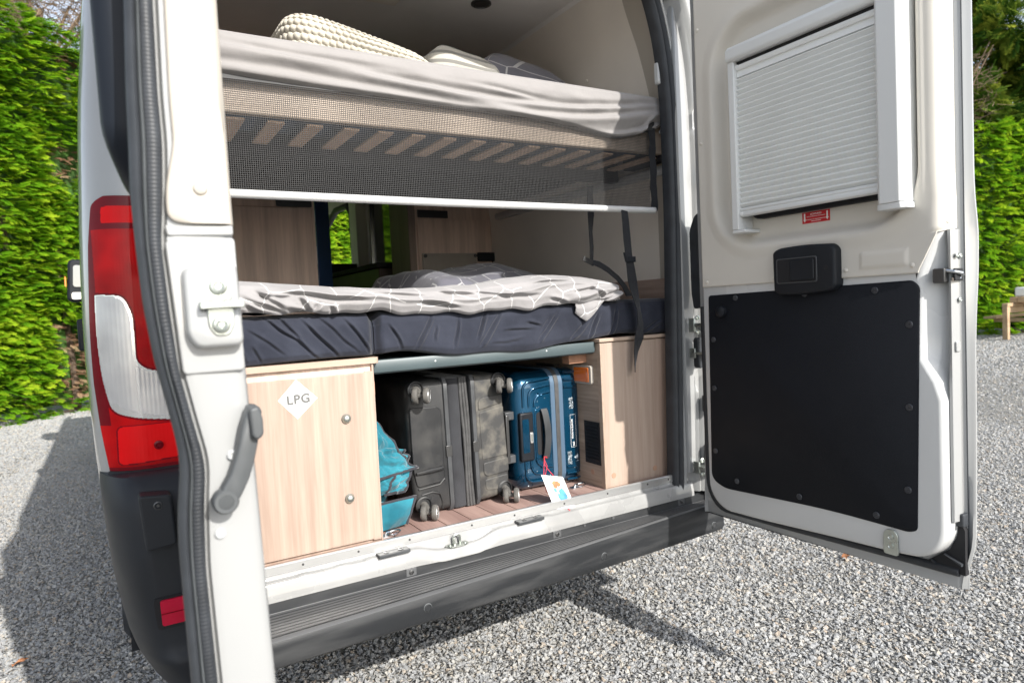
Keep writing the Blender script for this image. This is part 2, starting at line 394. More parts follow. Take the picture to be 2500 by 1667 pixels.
    rr = N.new('FunctionNodeRandomValue'); rr.data_type = 'FLOAT_VECTOR'; rr.inputs['Min'].default_value = (-.8,-.8,0); rr.inputs['Max'].default_value = (.8,.8,6.28); L.new(rr.outputs['Value'], ip.inputs['Rotation'])
    rs = N.new('FunctionNodeRandomValue'); rs.data_type = 'FLOAT'; rs.inputs[2].default_value = 0; rs.inputs[3].default_value = 1; rs.inputs['Seed'].default_value = 5
    pw = N.new('ShaderNodeMath'); pw.operation = 'POWER'; pw.inputs[1].default_value = 2.2; L.new(rs.outputs[1], pw.inputs[0])
    m2 = N.new('ShaderNodeMapRange'); m2.inputs['To Min'].default_value = .0024; m2.inputs['To Max'].default_value = .0094; L.new(pw.outputs[0], m2.inputs['Value'])
    rv = N.new('FunctionNodeRandomValue'); rv.data_type = 'FLOAT_VECTOR'; rv.inputs['Min'].default_value = (.75,.65,.38); rv.inputs['Max'].default_value = (1.4,1.15,.75); rv.inputs['Seed'].default_value = 8
    vm = N.new('ShaderNodeVectorMath'); vm.operation = 'SCALE'; L.new(rv.outputs['Value'], vm.inputs[0]); gs = N.new('ShaderNodeMath'); gs.operation = 'MULTIPLY'; L.new(m2.outputs['Result'], gs.inputs[0]); L.new(grow.outputs['Result'], gs.inputs[1]); L.new(gs.outputs[0], vm.inputs['Scale']); L.new(vm.outputs[0], ip.inputs['Scale'])
    st = N.new('GeometryNodeStoreNamedAttribute'); st.domain = 'INSTANCE'; st.data_type = 'FLOAT'; st.inputs['Name'].default_value = 'tone'
    rt = N.new('FunctionNodeRandomValue'); rt.data_type = 'FLOAT'; rt.inputs['Seed'].default_value = 21
    L.new(ip.outputs[0], st.inputs['Geometry']); L.new(rt.outputs[1], st.inputs['Value'])
    jn = N.new('GeometryNodeJoinGeometry'); L.new(st.outputs[0], jn.inputs[0]); L.new(jn.outputs[0], go.inputs[0])
    md = o.modifiers.new('scatter', 'NODES'); md.node_group = ng
    return o
gravel()

# ------------------------------------------------------------------ hedges
def leaf_mat(name, c1, c2, c3, trans=.45):
    m = bpy.data.materials.new(name); m.use_nodes = True
    nt = m.node_tree; N = nt.nodes; L = nt.links; N.remove(N['Principled BSDF'])
    at = N.new('ShaderNodeAttribute'); at.attribute_name = 'tone'
    r = N.new('ShaderNodeValToRGB'); L.new(at.outputs['Fac'], r.inputs['Fac'])
    e = r.color_ramp.elements; e[0].color = (*c1,1); e[1].color = (*c3,1); q = e.new(.55); q.color = (*c2,1)
    d = N.new('ShaderNodeBsdfDiffuse'); t = N.new('ShaderNodeBsdfTranslucent'); mx = N.new('ShaderNodeMixShader'); mx.inputs[0].default_value = trans
    L.new(r.outputs['Color'], d.inputs['Color']); L.new(r.outputs['Color'], t.inputs['Color'])
    L.new(d.outputs[0], mx.inputs[1]); L.new(t.outputs[0], mx.inputs[2]); L.new(mx.outputs[0], N['Material Output'].inputs['Surface'])
    return m
def frond(rng, n=9):
    """one flattened feathery conifer spray, about 1 long, along +X, lying in XY; tips are paler than the base"""
    v = []; f = []; t = []
    def blade(p, d, l, w, ta):
        s = (-d[1]*w, d[0]*w); k = len(v)
        v.extend([(p[0]-s[0]*.5, p[1]-s[1]*.5, 0), (p[0]+d[0]*l*.55-s[0], p[1]+d[1]*l*.55-s[1], -.03*l), (p[0]+d[0]*l, p[1]+d[1]*l, -.13*l), (p[0]+d[0]*l*.55+s[0], p[1]+d[1]*l*.55+s[1], -.03*l)])
        t.extend([ta-.12, ta, ta+.16, ta]); f.append((k, k+1, k+2, k+3))
    for i in range(n):
        q0 = .08 + .84*i/n
        for sgn in (-1, 1):
            a = sgn*rng.uniform(.40, .72); l = (.40*(1-q0)+.13)*rng.uniform(.75, 1.25)
            blade((q0, 0), (math.cos(a), math.sin(a)), l, .024, q0*.25)
            if l > .20:
                for fr in (.35, .62):
                    q = (q0+math.cos(a)*l*fr, math.sin(a)*l*fr)
                    for s2 in (-.5, .5): blade(q, (math.cos(a+s2), math.sin(a+s2)), l*.42, .020, q0*.25+.06)
    blade((0, 0), (1, 0), 1.05, .022, .0)
    return np.array(v), np.array(f), np.array(t)
def scatter_mesh(name, protos, P, X, Z, S, tone, m, parent=None, origin=(0,0,0)):
    """bakes copies of the protos into ONE foliage mesh. P positions, X long axes, Z face normals, S sizes"""
    V = []; F = []; T = []; off = 0
    for k in range(len(P)):
        v, f, t = protos[k % len(protos)]
        x = X[k]/np.linalg.norm(X[k]); z = Z[k] - x*np.dot(Z[k], x); z /= max(1e-6, np.linalg.norm(z)); y = np.cross(z, x)
        V.append((v*S[k]) @ np.array([x, y, z]) + P[k]); F.append(f + off); off += len(v); T.append(np.clip(tone[k] + t, 0, 1))
    V = np.concatenate(V) - np.array(origin); F = np.concatenate(F); T = np.concatenate(T)
    me = bpy.data.meshes.new(name); me.vertices.add(len(V)); me.vertices.foreach_set('co', V.astype(np.float32).ravel())
    nv = F.shape[1]
    me.loops.add(F.size); me.loops.foreach_set('vertex_index', F.astype(np.int32).ravel())
    me.polygons.add(len(F)); me.polygons.foreach_set('loop_start', (np.arange(len(F))*nv).astype(np.int32))
    me.update(calc_edges=True); me.validate()
    a = me.attributes.new('tone', 'FLOAT', 'POINT'); a.data.foreach_set('value', T.astype(np.float32))
    return link(name, me, m, parent, origin)
M['leaf'] = leaf_mat('leaf', (.04,.135,.010), (.165,.365,.013), (.47,.61,.033))
M['leaf_brown'] = leaf_mat('leaf_brown', (.10,.055,.035), (.26,.15,.09), (.42,.30,.18), .25)
M['leaf_dark'] = leaf_mat('leaf_dark', (.02,.065,.015), (.09,.18,.025), (.32,.36,.05))
M['twig'] = mat('twig', (.20,.14,.09), .85, var=.3, vs=12)
M['twig_dark'] = mat('twig_dark', (.12,.085,.06), .9, var=.3, vs=12)
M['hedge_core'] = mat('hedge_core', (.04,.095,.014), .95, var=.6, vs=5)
rng = random.Random(3)
FR = [frond(rng, 8) for _ in range(5)]
def path_pt(path, s):
    for (a, b) in zip(path, path[1:]):
        l = math.dist(a, b)
        if s <= l: t = s/l; return (a[0]+(b[0]-a[0])*t, a[1]+(b[1]-a[1])*t), ((b[1]-a[1])/l, -(b[0]-a[0])/l)
        s -= l
    return path[-1], ((b[1]-a[1])/l, -(b[0]-a[0])/l)
def hedge(name, label, path, h, dens, size, boost=None, seed=1, brown=(), droop=-.25, lean=.45, loc=None):
    """clipped conifer hedge: dark core, living sprays all over its face and top, dead brown sprays where it has died back, stems"""
    rg = random.Random(seed); root = thing(name, label, 'hedge', loc)
    total = sum(math.dist(a, b) for a, b in zip(path, path[1:]))
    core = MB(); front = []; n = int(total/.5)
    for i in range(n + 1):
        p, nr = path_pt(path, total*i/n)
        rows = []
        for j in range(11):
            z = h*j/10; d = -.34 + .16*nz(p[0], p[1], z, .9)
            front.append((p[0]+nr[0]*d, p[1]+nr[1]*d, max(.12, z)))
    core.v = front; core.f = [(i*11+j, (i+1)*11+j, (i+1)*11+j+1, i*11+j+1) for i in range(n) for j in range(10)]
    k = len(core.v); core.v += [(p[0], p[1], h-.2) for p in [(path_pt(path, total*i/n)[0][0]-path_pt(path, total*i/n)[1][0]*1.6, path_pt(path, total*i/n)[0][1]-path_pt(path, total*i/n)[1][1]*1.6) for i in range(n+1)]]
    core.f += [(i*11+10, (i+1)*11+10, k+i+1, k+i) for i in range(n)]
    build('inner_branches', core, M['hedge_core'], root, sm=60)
    P=[];X=[];Z=[];S=[];T=[]; BP=[];BX=[];BZ=[];BS=[];BT=[]
    num = int(total*h*dens)
    for _ in range(num):
        s = rg.random()*total; z = rg.random()**.95*(h+.25)
        p, nr = path_pt(path, s)
        if boost and not (boost[0] < p[0] < boost[1] or 2.4 < p[0] < 4.8) and rg.random() < boost[2]: continue
        bulge = .20*nz(p[0]*1.3, p[1]*1.3, z*1.1) + .10*nz(p[0]*4, p[1]*4, z*3)
        d = bulge - .16*rg.random()
        pt = np.array((p[0]+nr[0]*d, p[1]+nr[1]*d, z))
        dead = nz(p[0]*1.1+7, p[1]*1.1, z*1.2) > .52 or any(math.hypot((p[0]-bx)/br, (z-bz)/(br*bh)) < .75+.5*rg.random() for bx, bz, br, bh in brown)
        if z < .30 and rg.random() < .30: dead = True
        ax = np.array((nr[0]*.75 + rg.gauss(0, .35) + lean, nr[1]*.75 + rg.gauss(0, .35), rg.gauss(droop, .32)))
        nrm = np.array((nr[0]*.5 + rg.gauss(0, .3), nr[1]*.5 + rg.gauss(0, .3), .9))
        sz = size*rg.uniform(.65, 1.25)
        t = min(1, max(0, .5 + .45*nz(p[0]*2.2, p[1]*2.2, z*2.2) + rg.gauss(0, .2)))
        if dead:
            if rg.random() < .5: continue
            BP.append(pt - np.array((nr[0]*.12, nr[1]*.12, 0))); BX.append(ax); BZ.append(nrm); BS.append(sz*.8); BT.append(rg.random())
        else:
            P.append(pt); X.append(ax); Z.append(nrm); S.append(sz); T.append(t*.85)
    scatter_mesh('foliage', FR, P, X, Z, S, T, M['leaf'], root)
    if BP: scatter_mesh('dead_foliage', FR, BP, BX, BZ, BS, BT, M['leaf_brown'], root)
    tr = MB(); s = .3
    while s < total:
        p, nr = path_pt(path, s); d = -.2
        tr.tube([(p[0]+nr[0]*d, p[1]+nr[1]*d, 0), (p[0]+nr[0]*(d-.05)+rg.gauss(0,.05), p[1]+nr[1]*(d-.05), .5), (p[0]+nr[0]*(d-.2), p[1]+nr[1]*(d-.2), h*.6)], [.05, .045, .03], 7)
        s += rg.uniform(.5, .9)
    build('trunk', tr, M['twig_dark'], root)
    return root
hedge('conifer_hedge', 'tall bright green conifer hedge with brown dead patches beside the van', [(-4.2, 5.9), (-1.2, 8.65), (-.2, 9.65), (3.2, 11.3), (9., 12.2)], 5.2, 620, .175,
      boost=(-2.0, .3, .80), seed=4, brown=((-.30, 3.5, .20, 1.6), (-.36, .50, .30, 1.1), (-.25, 4.9, .16, 1.2)), loc=(-.5, 9.4, 0))
hedge('conifer_hedge', 'sunlit conifer hedge seen past the edge of the open right rear door', [(9.6, 11.9), (13.6, 9.2), (16.2, 6.75), (18.4, 5.55), (23., 3.)], 4.7, 190, .27, boost=(14.6, 20.5, .6),
      seed=9, brown=((15.9, 3.2, .3, 1.2),), loc=(17.4, 6.1, 0))
def bare_tangle(name, label, c, rx, ry, rz, n, seed, loc):
    """leafless brown scrub: a trunk and a thicket of thin twigs"""
    rg = random.Random(seed); root = thing(name, label, 'shrub', loc)
    tr = MB(); tr.tube([loc, (loc[0]+.1, loc[1], c[2]*.5), (c[0], c[1], c[2])], [.12, .09, .05], 8)
    for _ in range(9):
        a = rg.uniform(0, 6.28); tr.tube([(c[0], c[1], c[2]-rz*.7), (c[0]+rx*.45*math.cos(a), c[1]+ry*.45*math.sin(a), c[2]+rg.uniform(-.3,.3)*rz), (c[0]+rx*.95*math.cos(a), c[1]+ry*.95*math.sin(a), c[2]+rg.uniform(-.2,.9)*rz)], [.035,.022,.008], 5)
    build('trunk', tr, M['twig'], root)
    tw = MB()
    for _ in range(n):
        while True:
            p = Vector((rg.uniform(-1,1), rg.uniform(-1,1), rg.uniform(-1,1)))
            if p.length < 1: break
        p = Vector((c[0]+p.x*rx, c[1]+p.y*ry, c[2]+p.z*rz)); d = Vector((rg.gauss(0,1), rg.gauss(0,1), rg.gauss(.1,.6))).normalized(); l = rg.uniform(.15,.5)
        e = Vector((rg.gauss(0,.06), rg.gauss(0,.06), rg.gauss(-.03,.05)))
        tw.tube([p, p+d*l*.5+e, p+d*l], [.006,.005,.002], 3, caps=False)
    build('twigs', tw, M['twig'], root, sm=0)
    return root
bare_tangle('dry_shrub', 'bare brown shrub rising behind the left hedge top', (-.55, 10.7, 6.0), 1.6, .7, 1.2, 2300, 5, (-.6, 10.9, 0))
bare_tangle('dry_shrub', 'tangle of bare grey branches above the right hedge', (17.3, 7.0, 5.6), 1.5, 1.2, 1.5, 1100, 6, (17.3, 7.2, 0))
def leafy_tree(name, label, loc, crown, n, seed, size):
    rg = random.Random(seed); root = thing(name, label, 'tree', loc)
    x, y, _ = loc; tr = MB(); tr.tube([(x,y,0),(x+.1,y,2.5),(x,y+.1,crown[2]+1)], [.22,.17,.06], 9)
    P=[];X=[];Z=[];S=[];T=[]; cl=[]
    for _ in range(34):
        a = rg.uniform(0,6.28); b = rg.uniform(-.9,1); r = rg.uniform(.45,1)
        c = (crown[0]+crown[3]*r*math.cos(a)*math.sqrt(1-b*b*.8), crown[1]+crown[3]*r*math.sin(a)*math.sqrt(1-b*b*.8), crown[2]+crown[4]*b)
        cl.append((c, rg.uniform(.45,.85), rg.uniform(-.2,.2))); tr.tube([(x,y,crown[2]-crown[4]*.4), ((x+c[0])/2,(y+c[1])/2,(crown[2]+c[2])/2-.1), c], [.07,.04,.012], 5)
    for _ in range(n):
        c, r, tt = rg.choice(cl); d = np.array([rg.gauss(0,1) for _ in range(3)]); d /= np.linalg.norm(d)
        P.append(np.array(c)+d*r*rg.uniform(.5,1)); X.append(d+np.array([rg.gauss(0,.5) for _ in range(3)])); Z.append(np.array((rg.gauss(0,.5),rg.gauss(0,.5),1))); S.append(size*rg.uniform(.6,1.2)); T.append(min(1,max(0,.45+tt+rg.gauss(0,.2))))
    build('trunk', tr, M['twig_dark'], root); scatter_mesh('crown', FR, P, X, Z, S, T, M['leaf_dark'], root)
leafy_tree('evergreen_tree', 'dark evergreen tree behind the right hedge and bare branches', (19.6, 8.4, 0), (19.6, 8.4, 7.0, 2.9, 3.2), 7000, 12, .55)
leafy_tree('evergreen_tree', 'tall evergreen tree behind the bare brown shrub on the left', (-2.2, 13.0, 0), (-2.2, 13.0, 7.2, 1.5, 2.0), 900, 15, .4)

leafy_tree('evergreen_tree', 'dense dark tree filling the gap behind the bare grey branches', (17.2, 10.6, 0), (17.2, 10.6, 6.6, 2.6, 3.2), 5200, 22, .55)
leafy_tree('evergreen_tree', 'dark tree furthest right behind the right hedge', (22.8, 5.6, 0), (22.8, 5.6, 6.6, 2.6, 3.0), 3500, 27, .55)
# ------------------------------------------------------------------ picnic table at the hedge
def picnic():
    root = thing('picnic_table', 'wooden picnic table standing in front of the right hedge', 'table', (16.9, 4.6, 0))
    def bx(nm, *a): return build(nm, MB().box(*a), M['bench_wood'], root, bevel=.008)
    for k in range(5): bx('tabletop', 16.20, 18.2, 4.30+k*.142, 4.435+k*.142, .77, .88)
    for yy in (4.98, 4.26):
        bx('leg', 15.94, 16.04, yy-.05, yy+.05, 0, .69); bx('leg', 18.0, 18.1, yy-.05, yy+.05, 0, .69); bx('rail', 15.94, 18.1, yy-.055, yy+.055, .691, .765) if yy > 4.5 else None
    bx('rail', 16.05, 17.99, 4.96, 5.02, .56, .685)
    for yy in (5.55, 3.7): bx('bench_seat', 16.6, 18.4, yy-.13, yy+.13, .42, .47)
    bx('cross_beam', 17.0, 17.09, 3.6, 5.65, .33, .415)
    b = MB().box(16.36, 16.95, 4.60, 4.98, .882, 1.085); o = build('box', b, M['blind_white'], None, bevel=.03, origin=(16.6,4.8,.882))
    tag(o, 'white box on the picnic table top by the right hedge', 'box')
picnic()
def litter(name, pts, w, seed):
    rg = random.Random(seed); mb = MB(); n = len(pts)
    a = [(p[0]+rg.uniform(-.1,.1), p[1]-w+rg.uniform(-.12,.12), .0045) for p in pts]; b = [(p[0], p[1]+.6, .0045) for p in pts]
    mb.add(a + b, [(i, i+1, n+i+1, n+i) for i in range(n-1)])
    kind(build(name, mb, mat('bark_litter', (.16,.085,.055), .95, var=.5, vs=30, bump=1.0, bs=90, bdist=.02, col2=(.40,.24,.16)), sm=0), 'structure')
litter('soil_bed', [(-4.2+.2*k, (5.9 + 2.75*(-4.2+.2*k+4.2)/3 if -4.2+.2*k < -1.2 else 8.65+1.0*(-4.2+.2*k+1.2)), 0) for k in range(22)], .28, 2)
def dry_leaf(loc, rot, label):
    mb = MB(); rg = random.Random(int(rot*100)); ring = []
    for k in range(22):
        a = 2*math.pi*k/22; r = (.019 + .007*math.cos(a)) * (1 + .22*math.sin(a*5+1)); ring.append((r*math.cos(a+rot)*1.3, r*math.sin(a+rot)*.8))
    top = [(x, y, .010 + .008*math.sin(x*90) + .006*math.cos(y*120)) for x, y in ring]; n = len(top)
    mb.add([(loc[0]+p[0], loc[1]+p[1], loc[2]+p[2]) for p in top] + [(loc[0], loc[1], loc[2]+.006)], [(i, (i+1) % n, n) for i in range(n)])
    tag(build('dry_leaf', mb, M['leaf_dry'], None, sm=60, origin=loc), label, 'leaf', 'dry leaves on the gravel')
M['leaf_dry'] = mat('leaf_dry', (.46,.20,.09), .7, var=.35, vs=60)
# ------------------------------------------------------------------ the van: shell
def clear_glass():
    m = bpy.data.materials.new('clear_glass'); m.use_nodes = True; N = m.node_tree.nodes; L = m.node_tree.links; N.remove(N['Principled BSDF'])
    t = N.new('ShaderNodeBsdfTransparent'); t.inputs['Color'].default_value = (.82,.87,.85,1); g = N.new('ShaderNodeBsdfGlossy'); g.inputs['Roughness'].default_value = .03
    x = N.new('ShaderNodeMixShader'); x.inputs[0].default_value = .08; L.new(t.outputs[0], x.inputs[1]); L.new(g.outputs[0], x.inputs[2]); L.new(x.outputs[0], N['Material Output'].inputs['Surface']); return m
van = thing('camper_van', 'white camper van with both rear doors wide open, showing beds and luggage', 'van', (.97, 2.5, 0))
XS = [(.3,.03),(.45,0),(.6,-.026),(.76,-.036),(.9,-.044),(1.13,-.050),(1.35,-.044),(1.67,-.027),(2.0,.006),(2.3,.06),(2.45,.12),(2.52,.22)]
XM = .97                                   # middle of the van
def sec_left(z, off=0.0, n=14, yr=-.03):
    """plan outline of the left rear corner at height z, from the door opening round to the flank"""
    xs = stable(XS, z, .06); pts = []
    for k in range(n + 1):
        th = R(90) * k / n
        pts.append((xs + .105 - (.105 + off) * math.sin(th), yr + .13 - (.13 + off) * math.cos(th), z))
    return pts
def side(mirror):
    rows = []
    for z in [.55,.62,.70,.78,.83,.86,.9,1.0,1.1,1.2,1.3,1.4,1.5,1.6,1.7,1.8,1.9,2.0,2.1,2.2,2.3,2.38,2.45,2.50,2.52]:
        s = sec_left(z); xs = stable(XS, z, .06)
        row = [(.165, .03, z), (.165, -.02, z), (.158, -.03, z)] + s + [(xs, y, z) for y in (.4, 1.0, 2.0, 3.4, 4.6, 5.2)] + [(xs + .10 + max(0, z-1.2)*.1, 5.55, z)]
        if mirror: row = [(2*XM - p[0], p[1], p[2]) for p in row]
        rows.append(row)
    return rows
mb = MB(); full = side(False); keepn = 3 + 15
mb.loft([r[:keepn+3] for r in full], closed=False)                   # corner post and flank back to the cab door
LZ = [.55,.8,1.0,1.2,1.40,1.62,1.85,2.06,2.14,2.3,2.45,2.52]
for z0, z1 in zip(LZ, LZ[1:]):
    for y0, y1 in ((2.0,3.92),(3.92,5.0),(5.0,5.3)):
        if y0 == 3.92 and 1.3 < z0 < 2.1: continue
        a, b = stable(XS, z0, .06), stable(XS, z1, .06); mb.add([(a,y0,z0),(a,y1,z0),(b,y1,z1),(b,y0,z1)], [(0,1,2,3)])
build('side_body', mb, M['white_paint'], van, sm=50, label='left flank and rear corner post')
mb = MB()
rows = side(True)
# the flank facing the road has the cab door window and a tinted living-area window cut out of it
keep = MB(); keep.loft(rows, closed=False)
wy = [(2.35, 3.52, 1.45, 2.06), (3.92, 5.0, 1.62, 2.14)]
n = len(rows[0])
fine = MB(); zs = [.55,.8,1.0,1.2,1.45,1.62,1.85,2.06,2.14,2.3,2.45,2.52]; ys = [-.03,-.02,.1,.4,1.,2.,2.35,3.,3.52,3.92,4.5,5.,5.55]
rear = [r[:18] for r in rows]; fine.loft(rear, closed=False)
for z0, z1 in zip(zs, zs[1:]):
    for y0, y1 in zip(ys[2:], ys[3:]):
        if any(a <= y0 and y1 <= b and c <= z0 and z1 <= d for a, b, c, d in wy): continue
        x0 = 2*XM - stable(XS, z0, .06); x1 = 2*XM - stable(XS, z1, .06)
        fine.add([(x0,y0,z0),(x0,y1,z0),(x1,y1,z1),(x1,y0,z1)], [(0,1,2,3)])
build('side_body', fine, M['white_paint'], van, sm=50)
mb = MB(); mb.grid(10, 12, lambda u, v: (lerp(.22, 2*XM-.22, u), lerp(-.05, 5.0, v), 2.52 + .03*math.sin(math.pi*u)))
build('roof', mb, M['white_paint'], van)
mb = MB(); mb.box(.2, 1.74, -.04, .02, 2.30, 2.52); build('rear_header', mb, M['white_paint'], van, bevel=.02)
mb = MB(); mb.loft([[(.1,5.55,.4),(1.84,5.55,.4),(1.84,5.9,.4),(.1,5.9,.4)],[(.05,5.4,1.2),(1.89,5.4,1.2),(1.89,5.9,1.0),(.05,5.9,1.0)]]); build('nose', mb, M['white_paint'], van, bevel=.05)
mb = MB(); mb.grid(1, 1, lambda u, v: (lerp(.05, 1.9, u), lerp(5.5, 5.0, v), lerp(1.2, 2.5, v))); build('windscreen', mb, clear_glass(), van)
mb = MB(); mb.box(.0, 1.94, .05, 5.5, .40, .52); build('chassis', mb, M['black_plastic'], van)
# tyres and rims
def wheel(x, y, w=.22, r=.345):
    c = (x, y, r); mb = MB()
    prof = [(r*.62,-w/2),(r*.9,-w/2),(r*.98,-w*.42),(r,-w*.3)]
    for k in range(5):
        a = -w*.25 + k*w*.12; prof += [(r, a), (r, a+w*.08), (r-.009, a+w*.085), (r-.009, a+w*.115)]
    prof += [(r, w*.36),(r*.97, w*.44),(r*.88, w/2),(r*.62, w/2)]
    mb.lathe(c, (1,0,0), prof, 36); o = build('tyre', mb, M['rubber'], van, sm=30)
    rb = MB(); rb.lathe(c, (1,0,0), [(.001,-.05),(r*.3,-.06),(r*.60,-.02),(r*.64,.09),(r*.64,-.1)], 24); build('rim', rb, M['alu'], o)
for x in (.09, 1.85):
    wheel(x, 1.18); wheel(x, 4.9)
# ---- mud flap and black lower flank strip
mb = MB(); mb.box(-.045, -.02, .6, 4.4, .80, .92); build('rub_strip', mb, M['black_plastic'], van, bevel=.01)
mb = MB(); mb.box(-.094, -.045, 1.2, 1.6, 1.095, 1.215); build('side_marker', mb, M['black_plastic'], van, bevel=.008)
M['mirror_glass'] = mat('mirror_glass', (.22,.23,.24), .1, metal=1)
# ---- wing mirror far down the left flank
mb = MB(); mb.prism(round_poly([(-.262,1.40),(-.10,1.40),(-.09,1.74),(-.235,1.75)], .045), 'y', 4.80, 4.93); mir = build('wing_mirror', mb, M['black_plastic'], van, bevel=.02)
mb = MB(); mb.prism(round_poly([(-.212,1.52),(-.12,1.52),(-.11,1.69),(-.200,1.70)], .025), 'y', 4.788, 4.802); build('mirror_glass', mb, M['mirror_glass'], mir)
mb = MB(); mb.prism(round_poly([(-.225,1.42),(-.12,1.42),(-.12,1.475),(-.225,1.475)], .015), 'y', 4.788, 4.802); build('lower_glass', mb, M['chrome'], mir)
mb = MB(); mb.prism(round_poly([(-.268,1.53),(-.258,1.52),(-.255,1.60),(-.265,1.61)], .008), 'y', 4.80, 4.92); build('indicator', mb, mat('amber', (.8,.28,.05), .2), mir)
mb = MB(); mb.box(-.12, -.03, 4.84, 4.92, 1.46, 1.52); build('arm', mb, M['black_plastic'], mir, bevel=.01)

# ---- tail light wrapped round the corner
def lens_mat(name, c1, c2, rough=.12, scale=(260, 260), strength=.5, metal=0.0, spec=.6):
    m = mat(name, c1, rough, metal=metal, coat=.14, spec=.12)
    N = m.node_tree.nodes; L = m.node_tree.links; b = N['Principled BSDF']
    tc = N.new('ShaderNodeTexCoord'); mp = N.new('ShaderNodeMapping'); mp.inputs['Scale'].default_value = (scale[0], scale[0], scale[1]); L.new(tc.outputs['Object'], mp.inputs['Vector'])
    v = N.new('ShaderNodeTexVoronoi'); v.inputs['Scale'].default_value = 1; v.inputs['Randomness'].default_value = .0; L.new(mp.outputs['Vector'], v.inputs['Vector'])
    bp = N.new('ShaderNodeBump'); bp.inputs['Strength'].default_value = strength; bp.inputs['Distance'].default_value = .002; L.new(v.outputs['Distance'], bp.inputs['Height']); L.new(bp.outputs['Normal'], b.inputs['Normal'])
    r = N.new('ShaderNodeValToRGB'); n = N.new('ShaderNodeTexNoise'); n.inputs['Scale'].default_value = 9; L.new(tc.outputs['Object'], n.inputs['Vector']); L.new(n.outputs['Fac'], r.inputs['Fac'])
    r.color_ramp.elements[0].position = .35; r.color_ramp.elements[1].position = .65; r.color_ramp.elements[0].color = (*c1,1); r.color_ramp.elements[1].color = (*c2,1); L.new(r.outputs['Color'], b.inputs['Base Color'])
    return m
M['lens_red'] = lens_mat('lens_red', (.30,.0002,.002), (.62,.0006,.003), .24, (150,150), .2)
M['lens_bright'] = lens_mat('lens_bright', (.80,.001,.003), (.88,.002,.005), .30, (120,420), .3)
M['lens_dark'] = lens_mat('lens_dark', (.15,.001,.006), (.20,.001,.008), .12, (60,60), .1)
M['lens_clear'] = lens_mat('lens_clear', (.54,.535,.535), (.74,.73,.725), .14, (420,420), .10, .45)
M['chrome_trim'] = mat('chrome_trim', (.8,.81,.82), .12, metal=.95)
mbs = {k: MB() for k in ('lens_red','lens_bright','lens_dark','lens_clear','chrome_trim','low_bright','low_dark')}
NU, NV = 150, 330
def lamp_pt(u, v):
    z = lerp(.845, 1.474, v)
    # left limit follows a soft S; u=0 at the left limit, 1 at the door gap
    s = sec_left(z, .007, 60)
    th0 = table([(.845,45),(.95,51),(1.05,54),(1.2,53),(1.365,50),(1.44,46),(1.474,43)], z)
    if z > 1.45: th0 -= 14*((z-1.45)/.024)**2
    th0 = R(th0); t = u
    if t < .55:
        th = th0*(1 - t/.55); xs = stable(XS, z, .06)
        return (xs + .105 - .112*math.sin(th), -.03 + .13 - .137*math.cos(th), z)
    xs = stable(XS, z, .06)
    return (lerp(xs + .105, .157, (t-.55)/.45), -.037, z)
CLEAR = round_poly([(-.0185,1.254),(.036,1.2485),(.0525,1.205),(.0525,1.098),(.075,1.0775),(.157,1.062),(.157,.953),(.050,.968),(-.002,.986),(-.0165,1.06),(-.0215,1.16)], [.003,.016,.02,.02,.02,.001,.001,.05,.022,.05,.05], 6)
def poly_dist(poly, x, z):
    """signed distance into a polygon (+ inside)"""
    best = 9; inside = False; n = len(poly)
    for i in range(n):
        ax, az = poly[i-1]; bx, bz = poly[i]; dx, dz = bx-ax, bz-az
        t = max(0, min(1, ((x-ax)*dx + (z-az)*dz)/(dx*dx+dz*dz+1e-12))); d = math.hypot(x-ax-dx*t, z-az-dz*t); best = min(best, d)
        if (az > z) != (bz > z) and x < ax + (z-az)/(bz-az)*dx: inside = not inside
    return best if inside else -best
LOWB = round_poly([(.006,.951),(.145,.951),(.145,.872),(.004,.864)], .012, 5); UPB = round_poly([(.006,1.450),(.150,1.453),(.150,1.416),(.004,1.412)], .006, 4)
def lamp_class(p):
    x, y, z = p
    if .94 < z < 1.27 and x < .158:
        ins = poly_dist(CLEAR, x, z)
        if ins > 0:
            if z < 1.005 and ins < .015 - .006*smooth(.02,.10,x): return 'chrome_trim'
            if x > .02 and ins < .0055: return 'chrome_trim'
            if ins < .0022: return 'chrome_trim'
            if abs(x-.0535) < .0032 and z < 1.085: return 'chrome_trim'
            return 'lens_clear'
        if ins > -.0045: return 'lens_dark'
    if z < .956:
        if poly_dist(LOWB, x, z) > 0: return 'lens_bright'
        return 'lens_dark' if z < .858 or poly_dist(LOWB, x, z) > -.003 else 'lens_red'
    if z > 1.40:
        if poly_dist(UPB, x, z) > 0: return 'lens_bright'
        return 'lens_dark'
    if x < -.016 + .01*smooth(1.1,.95,z): return 'lens_dark'
    return 'lens_red'
pts = [[lamp_pt(i/NU, j/NV) for i in range(NU+1)] for j in range(NV+1)]
for j in range(NV):
    for i in range(NU):
        q = [pts[j][i], pts[j][i+1], pts[j+1][i+1], pts[j+1][i]]
        c = lamp_class(tuple(sum(p[k] for p in q)/4 for k in range(3)))
        if q[0][2] < 1.1 and c in ('lens_bright','lens_dark'): c = 'low' + c[4:]
        if c == 'lens_clear':    # moulded flutes and steps of the reflector behind
            q = [(p[0]-.0, p[1] - .00012*math.sin(p[0]*700), p[2]) for p in q]
        mbs[c].add(q, [(0,1,2,3)])
hs = MB(); hs.grid(30, 60, lambda u, v: tuple(a+b for a, b in zip(lamp_pt(min(1,max(0,u*1.0)), v), (.004,.004,0))))
lamp = build('tail_light', hs, M['dark_gap'], van, sm=40)
